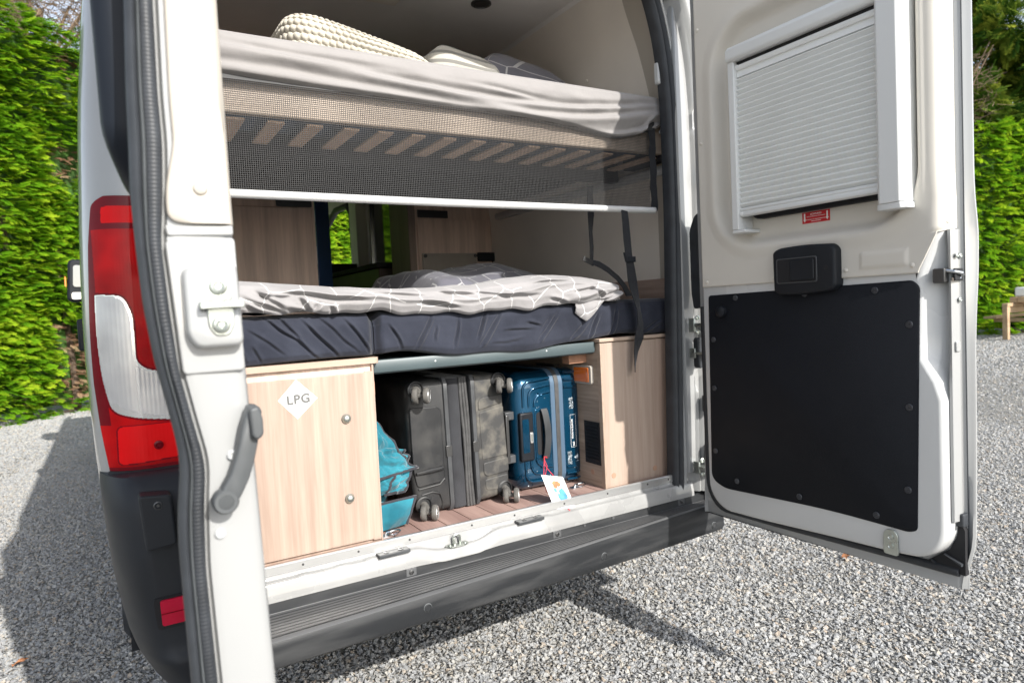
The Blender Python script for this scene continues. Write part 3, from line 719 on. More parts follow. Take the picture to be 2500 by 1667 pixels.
for k, nm, lb in (('lens_red','red_lens','deep red lens'), ('lens_bright','bright_lens','bright red brake lamp field'), ('low_bright','bright_lens','bright red lower lamp field'), ('lens_dark','lens_border','dark red lens border'), ('low_dark','lens_border',None), ('lens_clear','clear_lens','clear reversing lamp lens'), ('chrome_trim','chrome_surround',None)):
    build(nm, mbs[k], M[k.replace('low_','lens_')], lamp, sm=50, label=lb)
mb = MB(); mb.lathe((.085,-.040,.903), (0,-1,0), [(.010,0),(.010,.004),(.006,.005),(.005,.002),(.0,.002)], 14); build('lamp_screw', mb, M['lens_dark'], lamp)
mb = MB(); mb.tube([lamp_pt(u, 0) for u in [k/20 for k in range(21)]], .006, 6); build('lamp_gasket', mb, M['dark_gap'], lamp)

# ---- plastic bumper: corner piece, step, plates, sensors
XB = [(.30,.075),(.38,.03),(.46,-.003),(.61,-.026),(.76,-.036),(.885,-.041)]
mb = MB(); rows = []
for z in (.30,.33,.37,.42,.425,.44,.445,.47,.52,.60,.68,.76,.815,.832,.842):
    xs = stable(XB, z, .03); yr = -.125 - .012*smooth(.45,.43,z)*1 + .045*smooth(.80,.845,z)
    yr += .03*smooth(.40,.30,z)
    row = []
    for k in range(13):
        th = R(90)*k/12; row.append((xs + .085 - .085*math.sin(th), yr + .19 - .19*math.cos(th), z))
    row = [(.165, yr+.003, z)] + row + [(xs-.001, .4, z), (xs-.001, .9, z)]
    rows.append(row)
top = [(p[0]+ (.012 if p[0] < .15 else 0), min(p[1]+.03, p[1]+.03), .848) for p in rows[-1]]; rows.append(top)
top2 = [(p[0]+.03, p[1]+.05, .846) for p in top]; rows.append(top2)
mb.loft(rows, closed=False); bump = build('rear_bumper', mb, M['bumper_plastic'], van, sm=45)
mb = MB(); mb.prism(round_poly([(.033,.818),(.096,.812),(.101,.700),(.041,.695)], .009), 'y', -.166, -.115); pl = build('cover_plate', mb, M['bumper_plastic'], bump, bevel=.014, seg=4)
mb = MB(); mb.lathe((.069,-.166,.792), (0,-1,0), [(.009,-.004),(.009,.001),(.007,.002),(.006,-.001),(.003,-.001),(.003,.002),(.0,.002)], 16); build('cover_screw', mb, M['dark_metal'], bump)
mb = MB(); mb.prism(round_poly([(.047,.577),(.135,.577),(.135,.506),(.053,.506)], .010), 'y', -.128, -.115); build('reflector_recess', mb, M['dark_gap'], bump)
mb = MB(); mb.prism(round_poly([(.060,.572),(.130,.572),(.130,.515),(.062,.515)], .006), 'y', -.134, -.12); rf = build('rear_reflector', mb, lens_mat('reflector_red', (.50,.006,.03), (.62,.01,.05), .2, (420,420), .9), bump)
mb = MB(); mb.box(.061, .131, -.1348, -.1335, .541, .543); build('reflector_seam', mb, M['lens_dark'], bump)
# step: profile in (y, z), swept across the van
M['step_front'] = mat('step_front', (.026,.028,.031), .5, bump=.4, bs=600, var=.25, vs=16, rvar=.14, stretch=(.25,2,2), spec=.4, col2=(.060,.061,.062), contrast=(.45,.85), detail=11)
def step_profile():
    # t: 0 at the flange, 1 at the front edge
    p = [(-.012,.42),(-.012,.464),(-.020,.4665),(-.026,.462),(-.030,.436)]
    t = -.034
    for k in range(8):
        z = .4325 + .0012*k; p += [(t,z-.0060),(t-.0008,z+.0036),(t-.0125,z+.0042),(t-.0133,z-.0060)]; t -= .0192
    p += [(-.1885,.4445),(-.196,.4430),(-.2015,.439),(-.2045,.431),(-.205,.422),(-.203,.390),(-.199,.378),(-.190,.371),(-.175,.368),(-.06,.375),(-.012,.39)]
    return p
FY = [(.1,-.210),(.31,-.204),(.6,-.192),(.9,-.174),(1.2,-.150),(1.5,-.122),(1.7,-.105),(1.87,-.090)]
prof = step_profile(); rows = []
for k in range(60):
    x = lerp(.16, 1.875, k/59); yf = stable(FY, x, .15); lo = lerp(0, .034, smooth(.3,1.8,x))
    rows.append([(x, (p[0] if p[0] > -.033 else -.033 + (p[0]+.033)*(yf+.033)/(-.205+.033)), p[1] - lo*smooth(.43,.37,p[1])*(p[0] < -.1) - lo*.5*(p[1] < .40 and p[0] > -.1)) for p in prof])
nf = len(rows[0]); tr0, tr1 = 4, nf-9          # the tread is a strip of its own
mb = MB(); mb.loft([r[:tr0+1] + [(r[0][0], r[tr0][1], r[tr0][2]-.012), (r[0][0], r[tr1][1], r[tr1][2]-.012)] + r[tr1:] for r in rows]); st = build('rear_step', mb, M['step_front'], van, sm=28, label='ribbed grey plastic step along the sill')
mb = MB(); mb.loft([r[tr0:tr1+1] for r in rows], closed=False); build('step_tread', mb, M['step_plastic'], st, sm=28, label='paler ribbed tread of the step')
M['rib_dark'] = mat('rib_dark', (.012,.013,.015), .6, var=.2, vs=20)  # dark strips laid along the tread grooves
for k in range(8):
    t = -.0345 - .0192*k - .0155; zt = .4325 + .0012*k + .0036; rr_ = []
    for q in range(50):
        x = lerp(.17, 1.86, q/49); yf = stable(FY, x, .15); g = (yf+.033)/(-.205+.033); ya = -.033 + (t+.0022+.033)*g; yb = -.033 + (t-.0022+.033)*g
        rr_.append([(x, ya, zt-.004), (x, ya, zt+.0008), (x, yb, zt+.0008), (x, yb, zt-.004)])
    mb = MB(); mb.loft(rr_); build('tread_rib', mb, M['rib_dark'], st, sm=0)
def ringdisc(nm, c, ax, parent, m, r=.010):
    mb = MB(); mb.lathe(c, ax, [(r,-.003),(r,.0012),(r*.86,.0018),(r*.8,.0004),(.0,.0004)], 20)
    return build(nm, mb, m, parent)
for x, z in ((.668,.411), (1.288,.389), (1.825,.364)):
    yf = stable(FY, x, .15) + .0005; o = ringdisc('parking_sensor', (x,yf-.0022,z), (.05,-1,.02), st, M['step_front'], .0102)
    mb = MB(); mb.lathe((x,yf-.0007,z), (.05,-1,.02), [(.0116,-.001),(.0116,.0006),(.0112,.0009),(.0,.0009)], 20); build('sensor_ring', mb, M['rubber_lip'], st)
for x in (.690, 1.190, 1.735):
    mb = MB(); mb.box(x-.016, x+.016, -.0300, -.02, .438, .461); build('screw_pad', mb, M['step_plastic'], st, bevel=.002)
    mb = MB(); mb.lathe((x,-.0300,.450), (0,-1,0), [(.007,0),(.007,.002),(.004,.003),(.0035,.001),(0,.001)], 14); build('step_screw', mb, M['dark_metal'], st)
for x in (1.30, 1.42, 1.58):
    mb = MB(); mb.lathe((x,-.0285,.456), (0,-1,0), [(.005,0),(.005,.0015),(.0,.002)], 10); build('step_clip', mb, M['step_plastic'], st)
# end pieces either side of the step
mb = MB(); rr = []
for z in (.345,.38,.46,.61,.76,.84):
    xs = stable(XB, z, .03); rr.append([(1.885,-.088,z)] + [(2*XM-(xs+.085-.085*math.sin(R(90)*k/8)), -.088+.15-.15*math.cos(R(90)*k/8), z) for k in range(9)] + [(2*XM-xs,.9,z)])
mb.loft(rr, closed=False); build('rear_bumper', mb, M['bumper_plastic'], van, sm=45)

# ---- white painted sill with its pressings, striker and rubber pads
def sill_pt(u, v):
    x = lerp(.14, 1.80, u); dip = smooth(.70,.80,x)*smooth(.99,.90,x)
    y0, z0 = -.002, .538; y1, z1 = -.026, .4795
    z1 -= .006*dip
    y = lerp(y0, y1, v); z = z0 + (z1-z0)*(v**1.0)
    prof = [(0,.528),( .12,.512),(.30,.509),(.50,.510),(.62,.508),(.72,.496),(.84,.476),(1,.462)]
    z = table(prof, v); y = table([(0,.0),(.12,-.004),(.5,-.018),(.62,-.022),(.84,-.030),(1,-.030)], v)
    z -= dip*(.020*smooth(.10,.3,v)*smooth(1.05,.8,v)) ; y -= dip*.004*smooth(.3,.8,v)
    for c in (.40,.50,.585,1.10,1.16): z += .0022*smooth(.022,.008,abs(x-c))*smooth(.1,.25,v)*smooth(.66,.5,v)
    return (x, y, z + .0006*nz(x*9, v*3))
mb = MB(); mb.grid(200, 26, sill_pt); sill = build('door_sill', mb, M['white_sill'], van, sm=60)
mb = MB(); mb.prism([(.0,.522),(-.004,.523),(-.004,.5440),(-.0015,.5465),(.004,.5462),(.030,.5385),(.033,.536),(.033,.530),(.0,.530)], 'x', .14, 1.742)
al = build('threshold_strip', mb, M['alu'], van, sm=20, label='aluminium strip along the floor edge')
for x in (.40,.55,.70,.90,1.05,1.24,1.42,1.60,1.70):
    mb = MB(); mb.lathe((x,-.0042,.534), (0,-1,0), [(.0032,0),(.003,.0012),(.0,.0015)], 10); build('strip_screw', mb, M['dark_metal'], al)
for x0, x1 in ((.598,.690),(1.048,1.142)):
    mb = MB(); mb.box(x0, x1, -.034, -.006, .5085, .5185); o = build('rubber_pad', mb, M['grey_plastic'], sill, bevel=.002)
    for t in (.27,.73):
        mb = MB(); mb.lathe((lerp(x0,x1,t),-.020,.5185), (0,0,1), [(.0075,0),(.0075,.0018),(.004,.0022),(.003,.0008),(0,.0008)], 14); build('pad_screw', mb, M['dark_metal'], sill)
mb = MB(); mb.prism(round_poly([(.812,-.004),(.868,-.004),(.880,-.020),(.862,-.031),(.818,-.031),(.802,-.018)], .006), 'z', .489, .4935)
mb.tube([(.832,-.016,.492),(.832,-.016,.515),(.838,-.016,.521),(.846,-.016,.521),(.852,-.016,.515),(.852,-.016,.492)], .0036, 8)
mb.box(.829,.834,-.024,-.010,.4935,.512)
for x in (.818,.867): mb.lathe((x,-.018,.4935), (0,0,1), [(.006,0),(.006,.003),(.003,.0035),(0,.003)], 12)
build('floor_striker', mb, M['zinc'], sill)

# ---- right door post: seal, pressed white steel, hinge gear
XP = [(.45,1.724),(.53,1.727),(1.067,1.743),(1.47,1.757),(1.84,1.758),(1.98,1.748),(2.10,1.730),(2.217,1.697),(2.30,1.655),(2.36,1.60)]
def post_rows(prof, zs):
    rows = []
    for z in zs:
        x = stable(XP, z, .04); rows.append([(x+p[0], p[1], z) for p in prof(z)])
    return rows
ZS = [.476 + k*(2.36-.476)/110 for k in range(111)]
def post_prof(z):
    b = .010*smooth(.05,.02,abs(z-1.82)) + .012*smooth(.06,.03,abs(z-.90)) - .008*smooth(.05,.02,abs(z-1.62))
    w = .006*nz(z*3, 2.2) + .004*nz(z*9, 7.7)
    k = .012*smooth(1.35,1.55,z)
    return [(.030,.03),(.034,-.012),(.040,-.020),(.047,-.022),(.055,-.012+w),(.066,-.004+w+b),(.076,-.006+b),(.084,-.030-k+w),(.094,-.040-k+b),(.104,-.030-w),(.112,-.052),(.130,-.060),(.150,-.058),(.165,-.03),(.17,.05)]
mb = MB(); mb.loft(post_rows(post_prof, ZS), closed=False); post = build('door_post', mb, M['white_paint'], van, sm=60, label='pressed white steel post at the right of the opening')
def seal_prof(z):
    return [(-.006,.024),(-.008,-.006),(-.002,-.020),(.006,-.024),(.011,-.019),(.014,-.016),(.018,-.022),(.024,-.027),(.031,-.024),(.034,-.016),(.034,.02)]
mb = MB(); mb.loft(post_rows(seal_prof, ZS), closed=False); build('door_seal', mb, M['rubber'], van, sm=50, label='black rubber seal round the opening')
mb = MB(); mb.box(1.60,1.80,-.05,.0,2.235,2.33); build('corner_stop', mb, M['rubber'], post, bevel=.02)
# wiring / window seal lip of the right door seen behind it
mb = MB(); mb.prism(round_poly([(-.10,1.15),(-.06,1.14),(-.05,1.20),(-.05,1.42),(-.075,1.47),(-.12,1.49)], .015), 'x', 1.800, 1.835); build('post_cover', mb, M['rubber'], post, bevel=.006)
for z, dz, m_ in ((1.085,.014,'zinc'),(.985,.010,'zinc'),(.57,.012,'zinc')):
    mb = MB(); mb.box(1.795,1.880,-.115,-.05,z-dz*.5,z+dz*.5); mb.box(1.794,1.802,-.064,-.036,z-dz*1.8,z+dz*1.8)
    h = build('hinge', mb, M[m_], post, bevel=.0025)
    for d in (.9,-.9):
        mb = MB(); mb.lathe((1.812,-.062,z+d*.028), (-.3,-1,0), [(.0085,0),(.0085,.004),(.005,.006),(.004,.003),(0,.003)], 14); build('hinge_bolt', mb, M['zinc'], post)
mb = MB(); mb.prism(rrect(-.013,.013,-.055,.055,.012), 'y', -.075, -.05); mb.v = [(p[0]+1.812, p[1], p[2]+.985) for p in mb.v]; build('check_strap_housing', mb, M['rubber'], post, bevel=.004)
for z in (.800,.62):
    mb = MB(); mb.box(1.828,1.85,-.085,-.055,z-.03,z+.03); build('buffer', mb, M['rubber'], post, bevel=.004)
# ------------------------------------------------------------------ left rear door, seen edge-on, nearest to the camera
SL = [(.30,.070),(.50,.062),(.762,.0575),(.849,.056),(.926,.055),(.96,.0565),(.987,.0595),(1.012,.0625),(1.037,.0615),(1.078,.055),(1.139,.044),(1.203,.037),(1.27,.034),(1.323,.033),(1.38,.035),(1.442,.0365),(1.536,.041),(1.8,.05),(2.4,.08)]
SRT = [(.30,.094),(.50,.088),(.753,.084),(.821,.082),(.895,.080),(.972,.083),(1.007,.0868),(1.028,.0855),(1.06,.079),(1.127,.067),(1.202,.0615),(1.27,.0585),(1.324,.0635),(1.383,.067),(1.436,.066),(1.541,.068),(1.8,.076),(2.4,.1)]
XI = [(.30,.163),(.50,.158),(.73,.153),(.96,.147),(1.146,.142),(1.25,.139),(1.252,.139),(1.297,.137),(1.554,.136),(2.4,.15)]
zz = [.40 + k*(2.42-.40)/150 for k in range(151)]
rows = []
for z in zz:
    xo, xr, xi = stable(SL, z, .012), stable(SRT, z, .012), stable(XI, z, .02) - (.0035 if z > 1.2955 else 0)
    rows.append([(.205,-.125,z),(xi,-.915,z),(xi-.0015,-.930,z),(xi-.006,-.938,z),(xi-.014,-.9405,z),(xr+.014,-.943,z),(xr+.006,-.9415,z),(xr+.003,-.934,z),(xo+.004,-.930,z),(xo+.001,-.92,z),(.150,-.125,z)])
mb = MB(); mb.loft(rows); ld = build('rear_door', mb, M['white_paint'], van, sm=50, label='left rear door swung open, its free edge towards the viewer')
def seal_rows(z0, z1, n, f):
    rows = []
    for k in range(n + 1):
        z = lerp(z0, z1, k/n); xo, xr = stable(SL, z, .012), stable(SRT, z, .012); w = xr - xo
        rows.append([(xo + w*a, b, z) for a, b in f(k)])
    return rows
mb = MB(); mb.loft(seal_rows(.40, 2.42, 150, lambda k: [(-.02,-.930),(-.04,-.945),(.06,-.9545),(.22,-.957),(.34,-.953),(.38,-.944),(.38,-.930)]))
build('door_seal', mb, M['rubber_grey'], ld, sm=50, label='smooth outer bulb of the rubber seal')
mb = MB(); mb.loft(seal_rows(.40, 2.42, 150, lambda k: [(.37,-.932),(.36,-.953),(.42,-.9562),(.48,-.953),(.49,-.932)]))
build('seal_lip', mb, M['rubber_lip'], ld, sm=50)
mb = MB(); mb.loft(seal_rows(.40, 2.42, 1350, lambda k: [(.48,-.932),(.50,-.9525 + .0005*(k % 3 == 0)),(.66,-.9555 + .0007*(k % 3 == 0)),(.86,-.9545 + .0007*(k % 3 == 0)),(1.0,-.950),(1.03,-.938),(1.0,-.932)]))
build('ribbed_seal', mb, M['rubber'], ld, sm=50, label='finely ribbed inner band of the rubber seal')
# beige trim wrapped over the edge, with its rounded lower corner
def trim_rows():
    rows = []
    for k in range(101):
        z = lerp(1.2935, 2.40, (k/100)**1.35); xr, xi = stable(SRT, z, .012), stable(XI, z, .02)
        xl = xr + .011 if z > 1.40 else lerp(.0665, xr+.011, smooth(1.315, 1.39, z))
        d = z - 1.2935
        if d < .013: xl += .013 - math.sqrt(max(0, .013**2 - (.013-d)**2))
        b = .0020*smooth(.012,.0,abs(z-1.455)) + .0016*smooth(.010,.0,abs(z-1.385))
        xm = lerp(.128, .112, smooth(1.36, 1.56, z))                      # soft crease
        rows.append([(xl,-.9440,z),(xl+.0005,-.9470,z),(xl+.003,-.9486,z),(lerp(xl,xm,.35),-.9494+b,z),(lerp(xl,xm,.8),-.9492+b*.4,z),(xm,-.9484,z),(lerp(xm,xi,.5),-.9462,z),(xi-.006,-.9440,z),(xi-.001,-.938,z),(xi+.0008,-.930,z),(lerp(xi,.205,.97)+.002,-.15,z),(lerp(xi,.205,.97)-.01,-.15,z),(xi-.012,-.930,z)])
    return rows
mb = MB(); mb.loft(trim_rows()); build('trim_panel', mb, M['beige_trim'], ld, sm=60, label='cream trim wrapped over the upper door edge')
mb = MB(); mb.lathe((.1025,-.9490,1.333), (0,-1,0), [(.0078,0),(.0078,.0010),(.0068,.0028),(.0045,.0039),(.0,.0043)], 24); build('trim_rivet', mb, M['beige_trim'], ld)
# pressed plate with pocket and striker
mb = MB(); mb.prism(round_poly([(.0625,1.274),(.1365,1.278),(.1385,1.121),(.0715,1.121)], .006), 'y', -.9455, -.938); build('edge_plate', mb, M['white_paint'], ld, bevel=.0022, seg=3)
mb = MB(); mb.prism(round_poly([(.0635,1.2915),(.1355,1.2925),(.1355,1.2805),(.0655,1.279)], .003), 'y', -.9448, -.938); build('edge_step', mb, M['white_paint'], ld, bevel=.002)
rows = []
base = round_poly([(.0755,1.243),(.1365,1.2475),(.1380,1.150),(.0860,1.150),(.0765,1.166)], .012, 6)
for d, y in ((0,-.944),(.0008,-.952),(.0026,-.9570),(.006,-.959)): rows.append([(p[0], y - .006*smooth(1.22,1.15,p[1])*(d > 0), p[1]) for p in inset(base, d)])
mb = MB(); mb.loft(rows); build('striker_boss', mb, M['white_paint'], ld, sm=60)
mb = MB(); mb.prism(round_poly([(.0985,1.226),(.1050,1.2345),(.1195,1.2345),(.1255,1.226),(.1265,1.204),(.0965,1.204)], .004), 'y', -.9625, -.957)
mb.prism(round_poly([(.0985,1.196),(.1275,1.196),(.1270,1.176),(.121,1.1635),(.106,1.1635),(.0995,1.174)], .005), 'y', -.9665, -.958)
mb.prism(round_poly([(.0905,1.2030),(.1375,1.2040),(.1375,1.1955),(.0905,1.1945)], .002), 'y', -.977, -.957)
sk = build('latch_striker', mb, M['zinc'], ld, bevel=.0012)
for z, y in ((1.2205,-.9625),(1.1765,-.9665)):
    mb = MB(); mb.lathe((.1125,y,z), (0,-1,0), [(.0098,0),(.0098,.0022),(.0085,.0040),(.0058,.0046),(.0048,.0040),(.0036,.0018),(.0,.0018)], 22); build('striker_bolt', mb, M['zinc'], ld)
for x, z in ((.1175,1.0215),(.0985,.931)):
    mb = MB(); mb.lathe((x,-.9425,z), (0,-1,0), [(.0062,0),(.0062,.0022),(.0046,.0040),(.0028,.0040),(.0022,.0022),(.0,.0022)], 18); build('edge_screw', mb, M['grey_white'], ld)
# release lever, crescent shaped
cl = [(.1045,.972),(.1120,.983),(.1210,.999),(.1280,1.018),(.1330,1.037),(.1370,1.056),(.1405,1.071)]
wd = [.0128,.0118,.0112,.0110,.0108,.0104,.0100]
L_, R_ = [], []
for i, (p, w) in enumerate(zip(cl, wd)):
    a = Vector(cl[min(i+1,len(cl)-1)]) - Vector(cl[max(i-1,0)]); a.normalize(); nrm = Vector((-a.y, a.x))
    L_.append((p[0]+nrm.x*w, p[1]+nrm.y*w)); R_.append((p[0]-nrm.x*w, p[1]-nrm.y*w))
end0 = [(cl[0][0]+.0128*math.cos(R(a)), cl[0][1]+.0128*math.sin(R(a))) for a in (190,215,240,265,290)]
end1 = [(cl[-1][0]+.0100*math.cos(R(a)), cl[-1][1]+.0100*math.sin(R(a))) for a in (5,35,65,95,125)]
out = end0 + R_[1:-1] + end1 + L_[1:-1][::-1]
rows = []
for d, y in ((.0,-.949),(.0,-.963),(.0010,-.9665),(.003,-.968)): rows.append([(p[0], y, p[1]) for p in inset(out, d)])
mb = MB(); mb.loft(rows); lv = build('release_lever', mb, M['lever_plastic'], ld, sm=60)
mb = MB(); mb.lathe((.1045,-.952,.9725), (0,-1,0), [(.0145,.0),(.0145,.013),(.0125,.0165),(.0085,.0165),(.0080,.012),(.0,.012)], 28); build('lever_boss', mb, M['lever_plastic'], ld)
mb = MB(); mb.lathe((.1045,-.9655,.9725), (0,-1,0), [(.0086,-.004),(.0086,.0),(.0,.0)], 24); build('lever_recess', mb, M['dark_gap'], ld)
mb = MB(); mb.lathe((.1045,-.9655,.9725), (0,-1,0), [(.0040,0),(.0037,.0012),(.0020,.0014),(.0015,.0004),(.0,.0004)], 16); build('lever_screw', mb, M['zinc'], ld)
mb = MB(); mb.prism(round_poly([(.1345,1.078),(.1445,1.080),(.1490,1.066),(.1490,1.046),(.1420,1.0405),(.1360,1.045)], .004), 'y', -.978, -.955); build('lever_grip', mb, M['lever_plastic'], ld, bevel=.003, seg=3)
# bonded window on the outside of the door
def win_rows():
    o = rrect(-.88, -.30, 1.335, 2.02, .085, 8); rows = []
    for d, x in ((0,.058),(0,.024),(.004,.012),(.010,.004),(.02,.0)): rows.append([(x + .135*(p[0]+.88) + .003 + .006*smooth(1.6,1.33,p[1]) + .016*smooth(1.42,1.33,p[1]), p[0], p[1]) for p in inset(o, d)])
    return rows
mb = MB(); mb.loft(win_rows()); wn = build('window', mb, M['dark_acrylic'], ld, sm=50, label='dark tinted acrylic window standing proud of the door')
mb = MB(); o = rrect(-.895, -.285, 1.320, 2.035, .095, 8); mb.loft([[(x + .135*(p[0]+.88), p[0], p[1]) for p in inset(o, d)] for x, d in ((.064,0),(.046,0),(.043,.006),(.043,.014))]); build('window_gasket', mb, M['rubber'], ld, sm=50)

# ------------------------------------------------------------------ right rear door, inside face towards the viewer
XO = [(.40,1.797),(.43,1.798),(.50,1.801),(.60,1.806),(.80,1.812),(1.04,1.814),(1.12,1.820),(1.20,1.830),(1.31,1.834),(1.40,1.819),(1.46,1.816),(1.9,1.816),(2.2,1.81),(2.4,1.80)]
rows = []
for z in [.424,.426,.43,.45] + [.47+.03*k for k in range(65)]:
    xo = stable(XO, z, .02); inn = 1.786; yh = -.966 + .024*smooth(.56,.42,z)
    rows.append([(inn,-.105,z),(inn,-.50,z),(inn,-.930,z),(inn+.006,-.940,z),(inn+.010,-.948,z),(inn+.0105,-.9505,z),(inn+.0125,-.952,z),(xo-.010,yh+.004,z),(xo-.006,yh-.001,z),(xo-.001,yh-.001,z),(xo+.001,yh+.006,z),(xo+.002,-.5,z),(xo+.004,-.13,z),(xo-.02,-.10,z)])
mb = MB(); mb.loft(rows); rd = build('rear_door', mb, M['white_paint'], van, sm=50, label='right rear door swung open, inner face with blind and black panel')
mb = MB(); mb.tube([(1.7968,-.9515,.50),(1.7968,-.9515,1.0),(1.7968,-.9515,2.3)], .0013, 6); build('edge_seam', mb, M['rubber_grey'], rd)
# inner pressing
def yR(z): return -.934 + .0*z
out = []
# lower hinge corner, lower free corner (radius), then up the free side with the latch pocket
out += [(-.160,2.40),(-.160,.56)]
cornerA = [(-.160 - .095*(1-math.cos(R(90)*k/8)), .560 - .097*math.sin(R(90)*k/8)) for k in range(1, 9)]
mid = [(-.40,.4665),(-.62,.477),(-.80,.4835)]
cornerB = [(-.838 - .096*math.sin(R(90)*k/8), .487 + .10*(1-math.cos(R(90)*k/8))) for k in range(0, 9)]
up = [(-.934,.70),(-.934,.90),(-.934,.945),(-.934,1.00),(-.934,1.07),(-.934,1.20),(-.934,1.29),(-.934,1.32),(-.934,1.35),(-.934,2.40)]
outline = [(-.160,2.40),(-.160,1.2),(-.160,.56)] + cornerA + mid + cornerB + up
inn = []
top_o = []
for i, p in enumerate(outline):
    z = p[1]; y = p[0]
    pocket = smooth(.915,1.00,z)*smooth(1.325,1.245,z) if y < -.92 else 0
    top_o.append((y, z, pocket))
def layer(x, d):
    q = inset([(p[0], p[1]) for p in top_o], d)
    return [(x, q[i][0] + (.046*top_o[i][2]*smooth(1.796,1.735,x)), q[i][1]) for i in range(len(q))]
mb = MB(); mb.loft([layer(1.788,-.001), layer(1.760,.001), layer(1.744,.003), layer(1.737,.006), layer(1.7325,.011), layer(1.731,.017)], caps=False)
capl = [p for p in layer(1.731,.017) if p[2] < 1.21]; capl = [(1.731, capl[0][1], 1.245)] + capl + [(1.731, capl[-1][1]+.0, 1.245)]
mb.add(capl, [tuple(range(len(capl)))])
ip = build('inner_panel', mb, M['shade_lifted_white'], rd, sm=55)
# flange step on the free edge that catches the sun
mb = MB(); rows = []
for k in range(81):
    z = lerp(.60, 1.316, k/80); pk = smooth(.93,1.02,z)*smooth(1.32,1.24,z)
    rows.append([(1.790,-.934,z),(1.752+.004*pk,-.9345,z),(1.754,-.9405,z),(1.760,-.942,z),(1.780,-.9445,z),(1.789,-.9450,z),(1.793,-.941,z)])
mb.loft(rows); build('edge_flange', mb, M['white_paint'], rd, sm=50)
# rubber along the bottom and up the hinge side, and the dark cavity at the lower free corner
bt = [(1.786,-.118,1.15),(1.786,-.118,.60)] + [(1.786,-.118-.075*(1-math.cos(R(90)*k/6)), .56-.108*math.sin(R(90)*k/6)) for k in range(7)] + [(1.784,-.40,.4545),(1.784,-.62,.4600),(1.784,-.80,.4640),(1.784,-.90,.4655),(1.785,-.935,.466)]
mb = MB(); mb.tube(bt, .0115, 8); mb.tube([(1.779,-.245,.468)] + [(1.778,y,z) for y, z in ((-.40,.4685),(-.62,.4775),(-.80,.4835),(-.85,.486))], .0055, 6); build('door_seal', mb, M['rubber'], rd, sm=50, label='black rubber seal along the bottom edge')
mb = MB(); mb.prism([(-.850,.468),(-.951,.462),(-.951,.575),(-.938,.600),(-.934,.56),(-.915,.52),(-.88,.492)], 'x', 1.780, 1.799); build('corner_cavity', mb, M['dark_gap'], rd)
mb = MB(); mb.prism([(-.905,.507),(-.946,.492),(-.946,.486)], 'x', 1.770, 1.786); build('drain_fin', mb, M['rubber_grey'], rd); mb = MB(); mb.prism([(-.872,.484),(-.884,.476),(-.876,.478)], 'x', 1.772, 1.784); build('drain_fin', mb, M['rubber_grey'], rd)
mb = MB(); mb.prism(rrect(-.952,-.934,.585,.618,.004), 'x', 1.772, 1.797); build('end_cap', mb, M['rubber_grey'], rd, bevel=.003)
# black lower panel with rivets
o = round_poly([(-.196,1.187),(-.864,1.199),(-.880,1.182),(-.864,.564),(-.842,.5555),(-.62,.561),(-.40,.552),(-.238,.545),(-.184,.568),(-.190,.86)], [.012,.016,.016,.014,.016,.2,.2,.04,.04,.2], 5)
mb = MB(); mb.loft([[(x, p[0], p[1]) for p in inset(o, d)] for x, d in ((1.732,0),(1.7285,0),(1.7265,.003))]); build('lower_panel', mb, M['black_panel'], rd, sm=40, label='black lining panel on the lower half')
def rivet(nm, y, z, x, r, h, m, hole=True):
    mb = MB(); mb.lathe((0,0,0), (-1,0,0), [(r,0),(r,h*.5),(r*.85,h),(r*.3,h),(r*.25,h*.6),(0,h*.6)] if hole else [(r,0),(r*.95,h*.4),(r*.6,h*.85),(0,h)], 16)
    mb.v = [(p[0]+x, p[1]+y, p[2]+z) for p in mb.v]; return build(nm, mb, m, rd, origin=(x,y,z))
M['rivet_black'] = mat('rivet_black', (.035,.038,.045), .35)
r0 = None
for y, z in ((-.311,1.175),(-.560,1.178),(-.768,1.178),(-.855,1.089),(-.851,.879),(-.844,.666),(-.759,.580),(-.525,.579),(-.294,.580),(-.207,.666),(-.211,.878),(-.214,1.040)):
    r0 = rivet('panel_rivet', y, z, 1.7268, .0092, .003, M['rivet_black']) if r0 is None else dup(r0, (1.7268, y, z))
mb = MB(); mb.lathe((1.727,-.254,1.133), (-1,0,.05), [(.020,0),(.020,.005),(.018,.012),(.012,.016),(0,.0175)], 24); build('stop_button', mb, M['black_plastic'], rd)
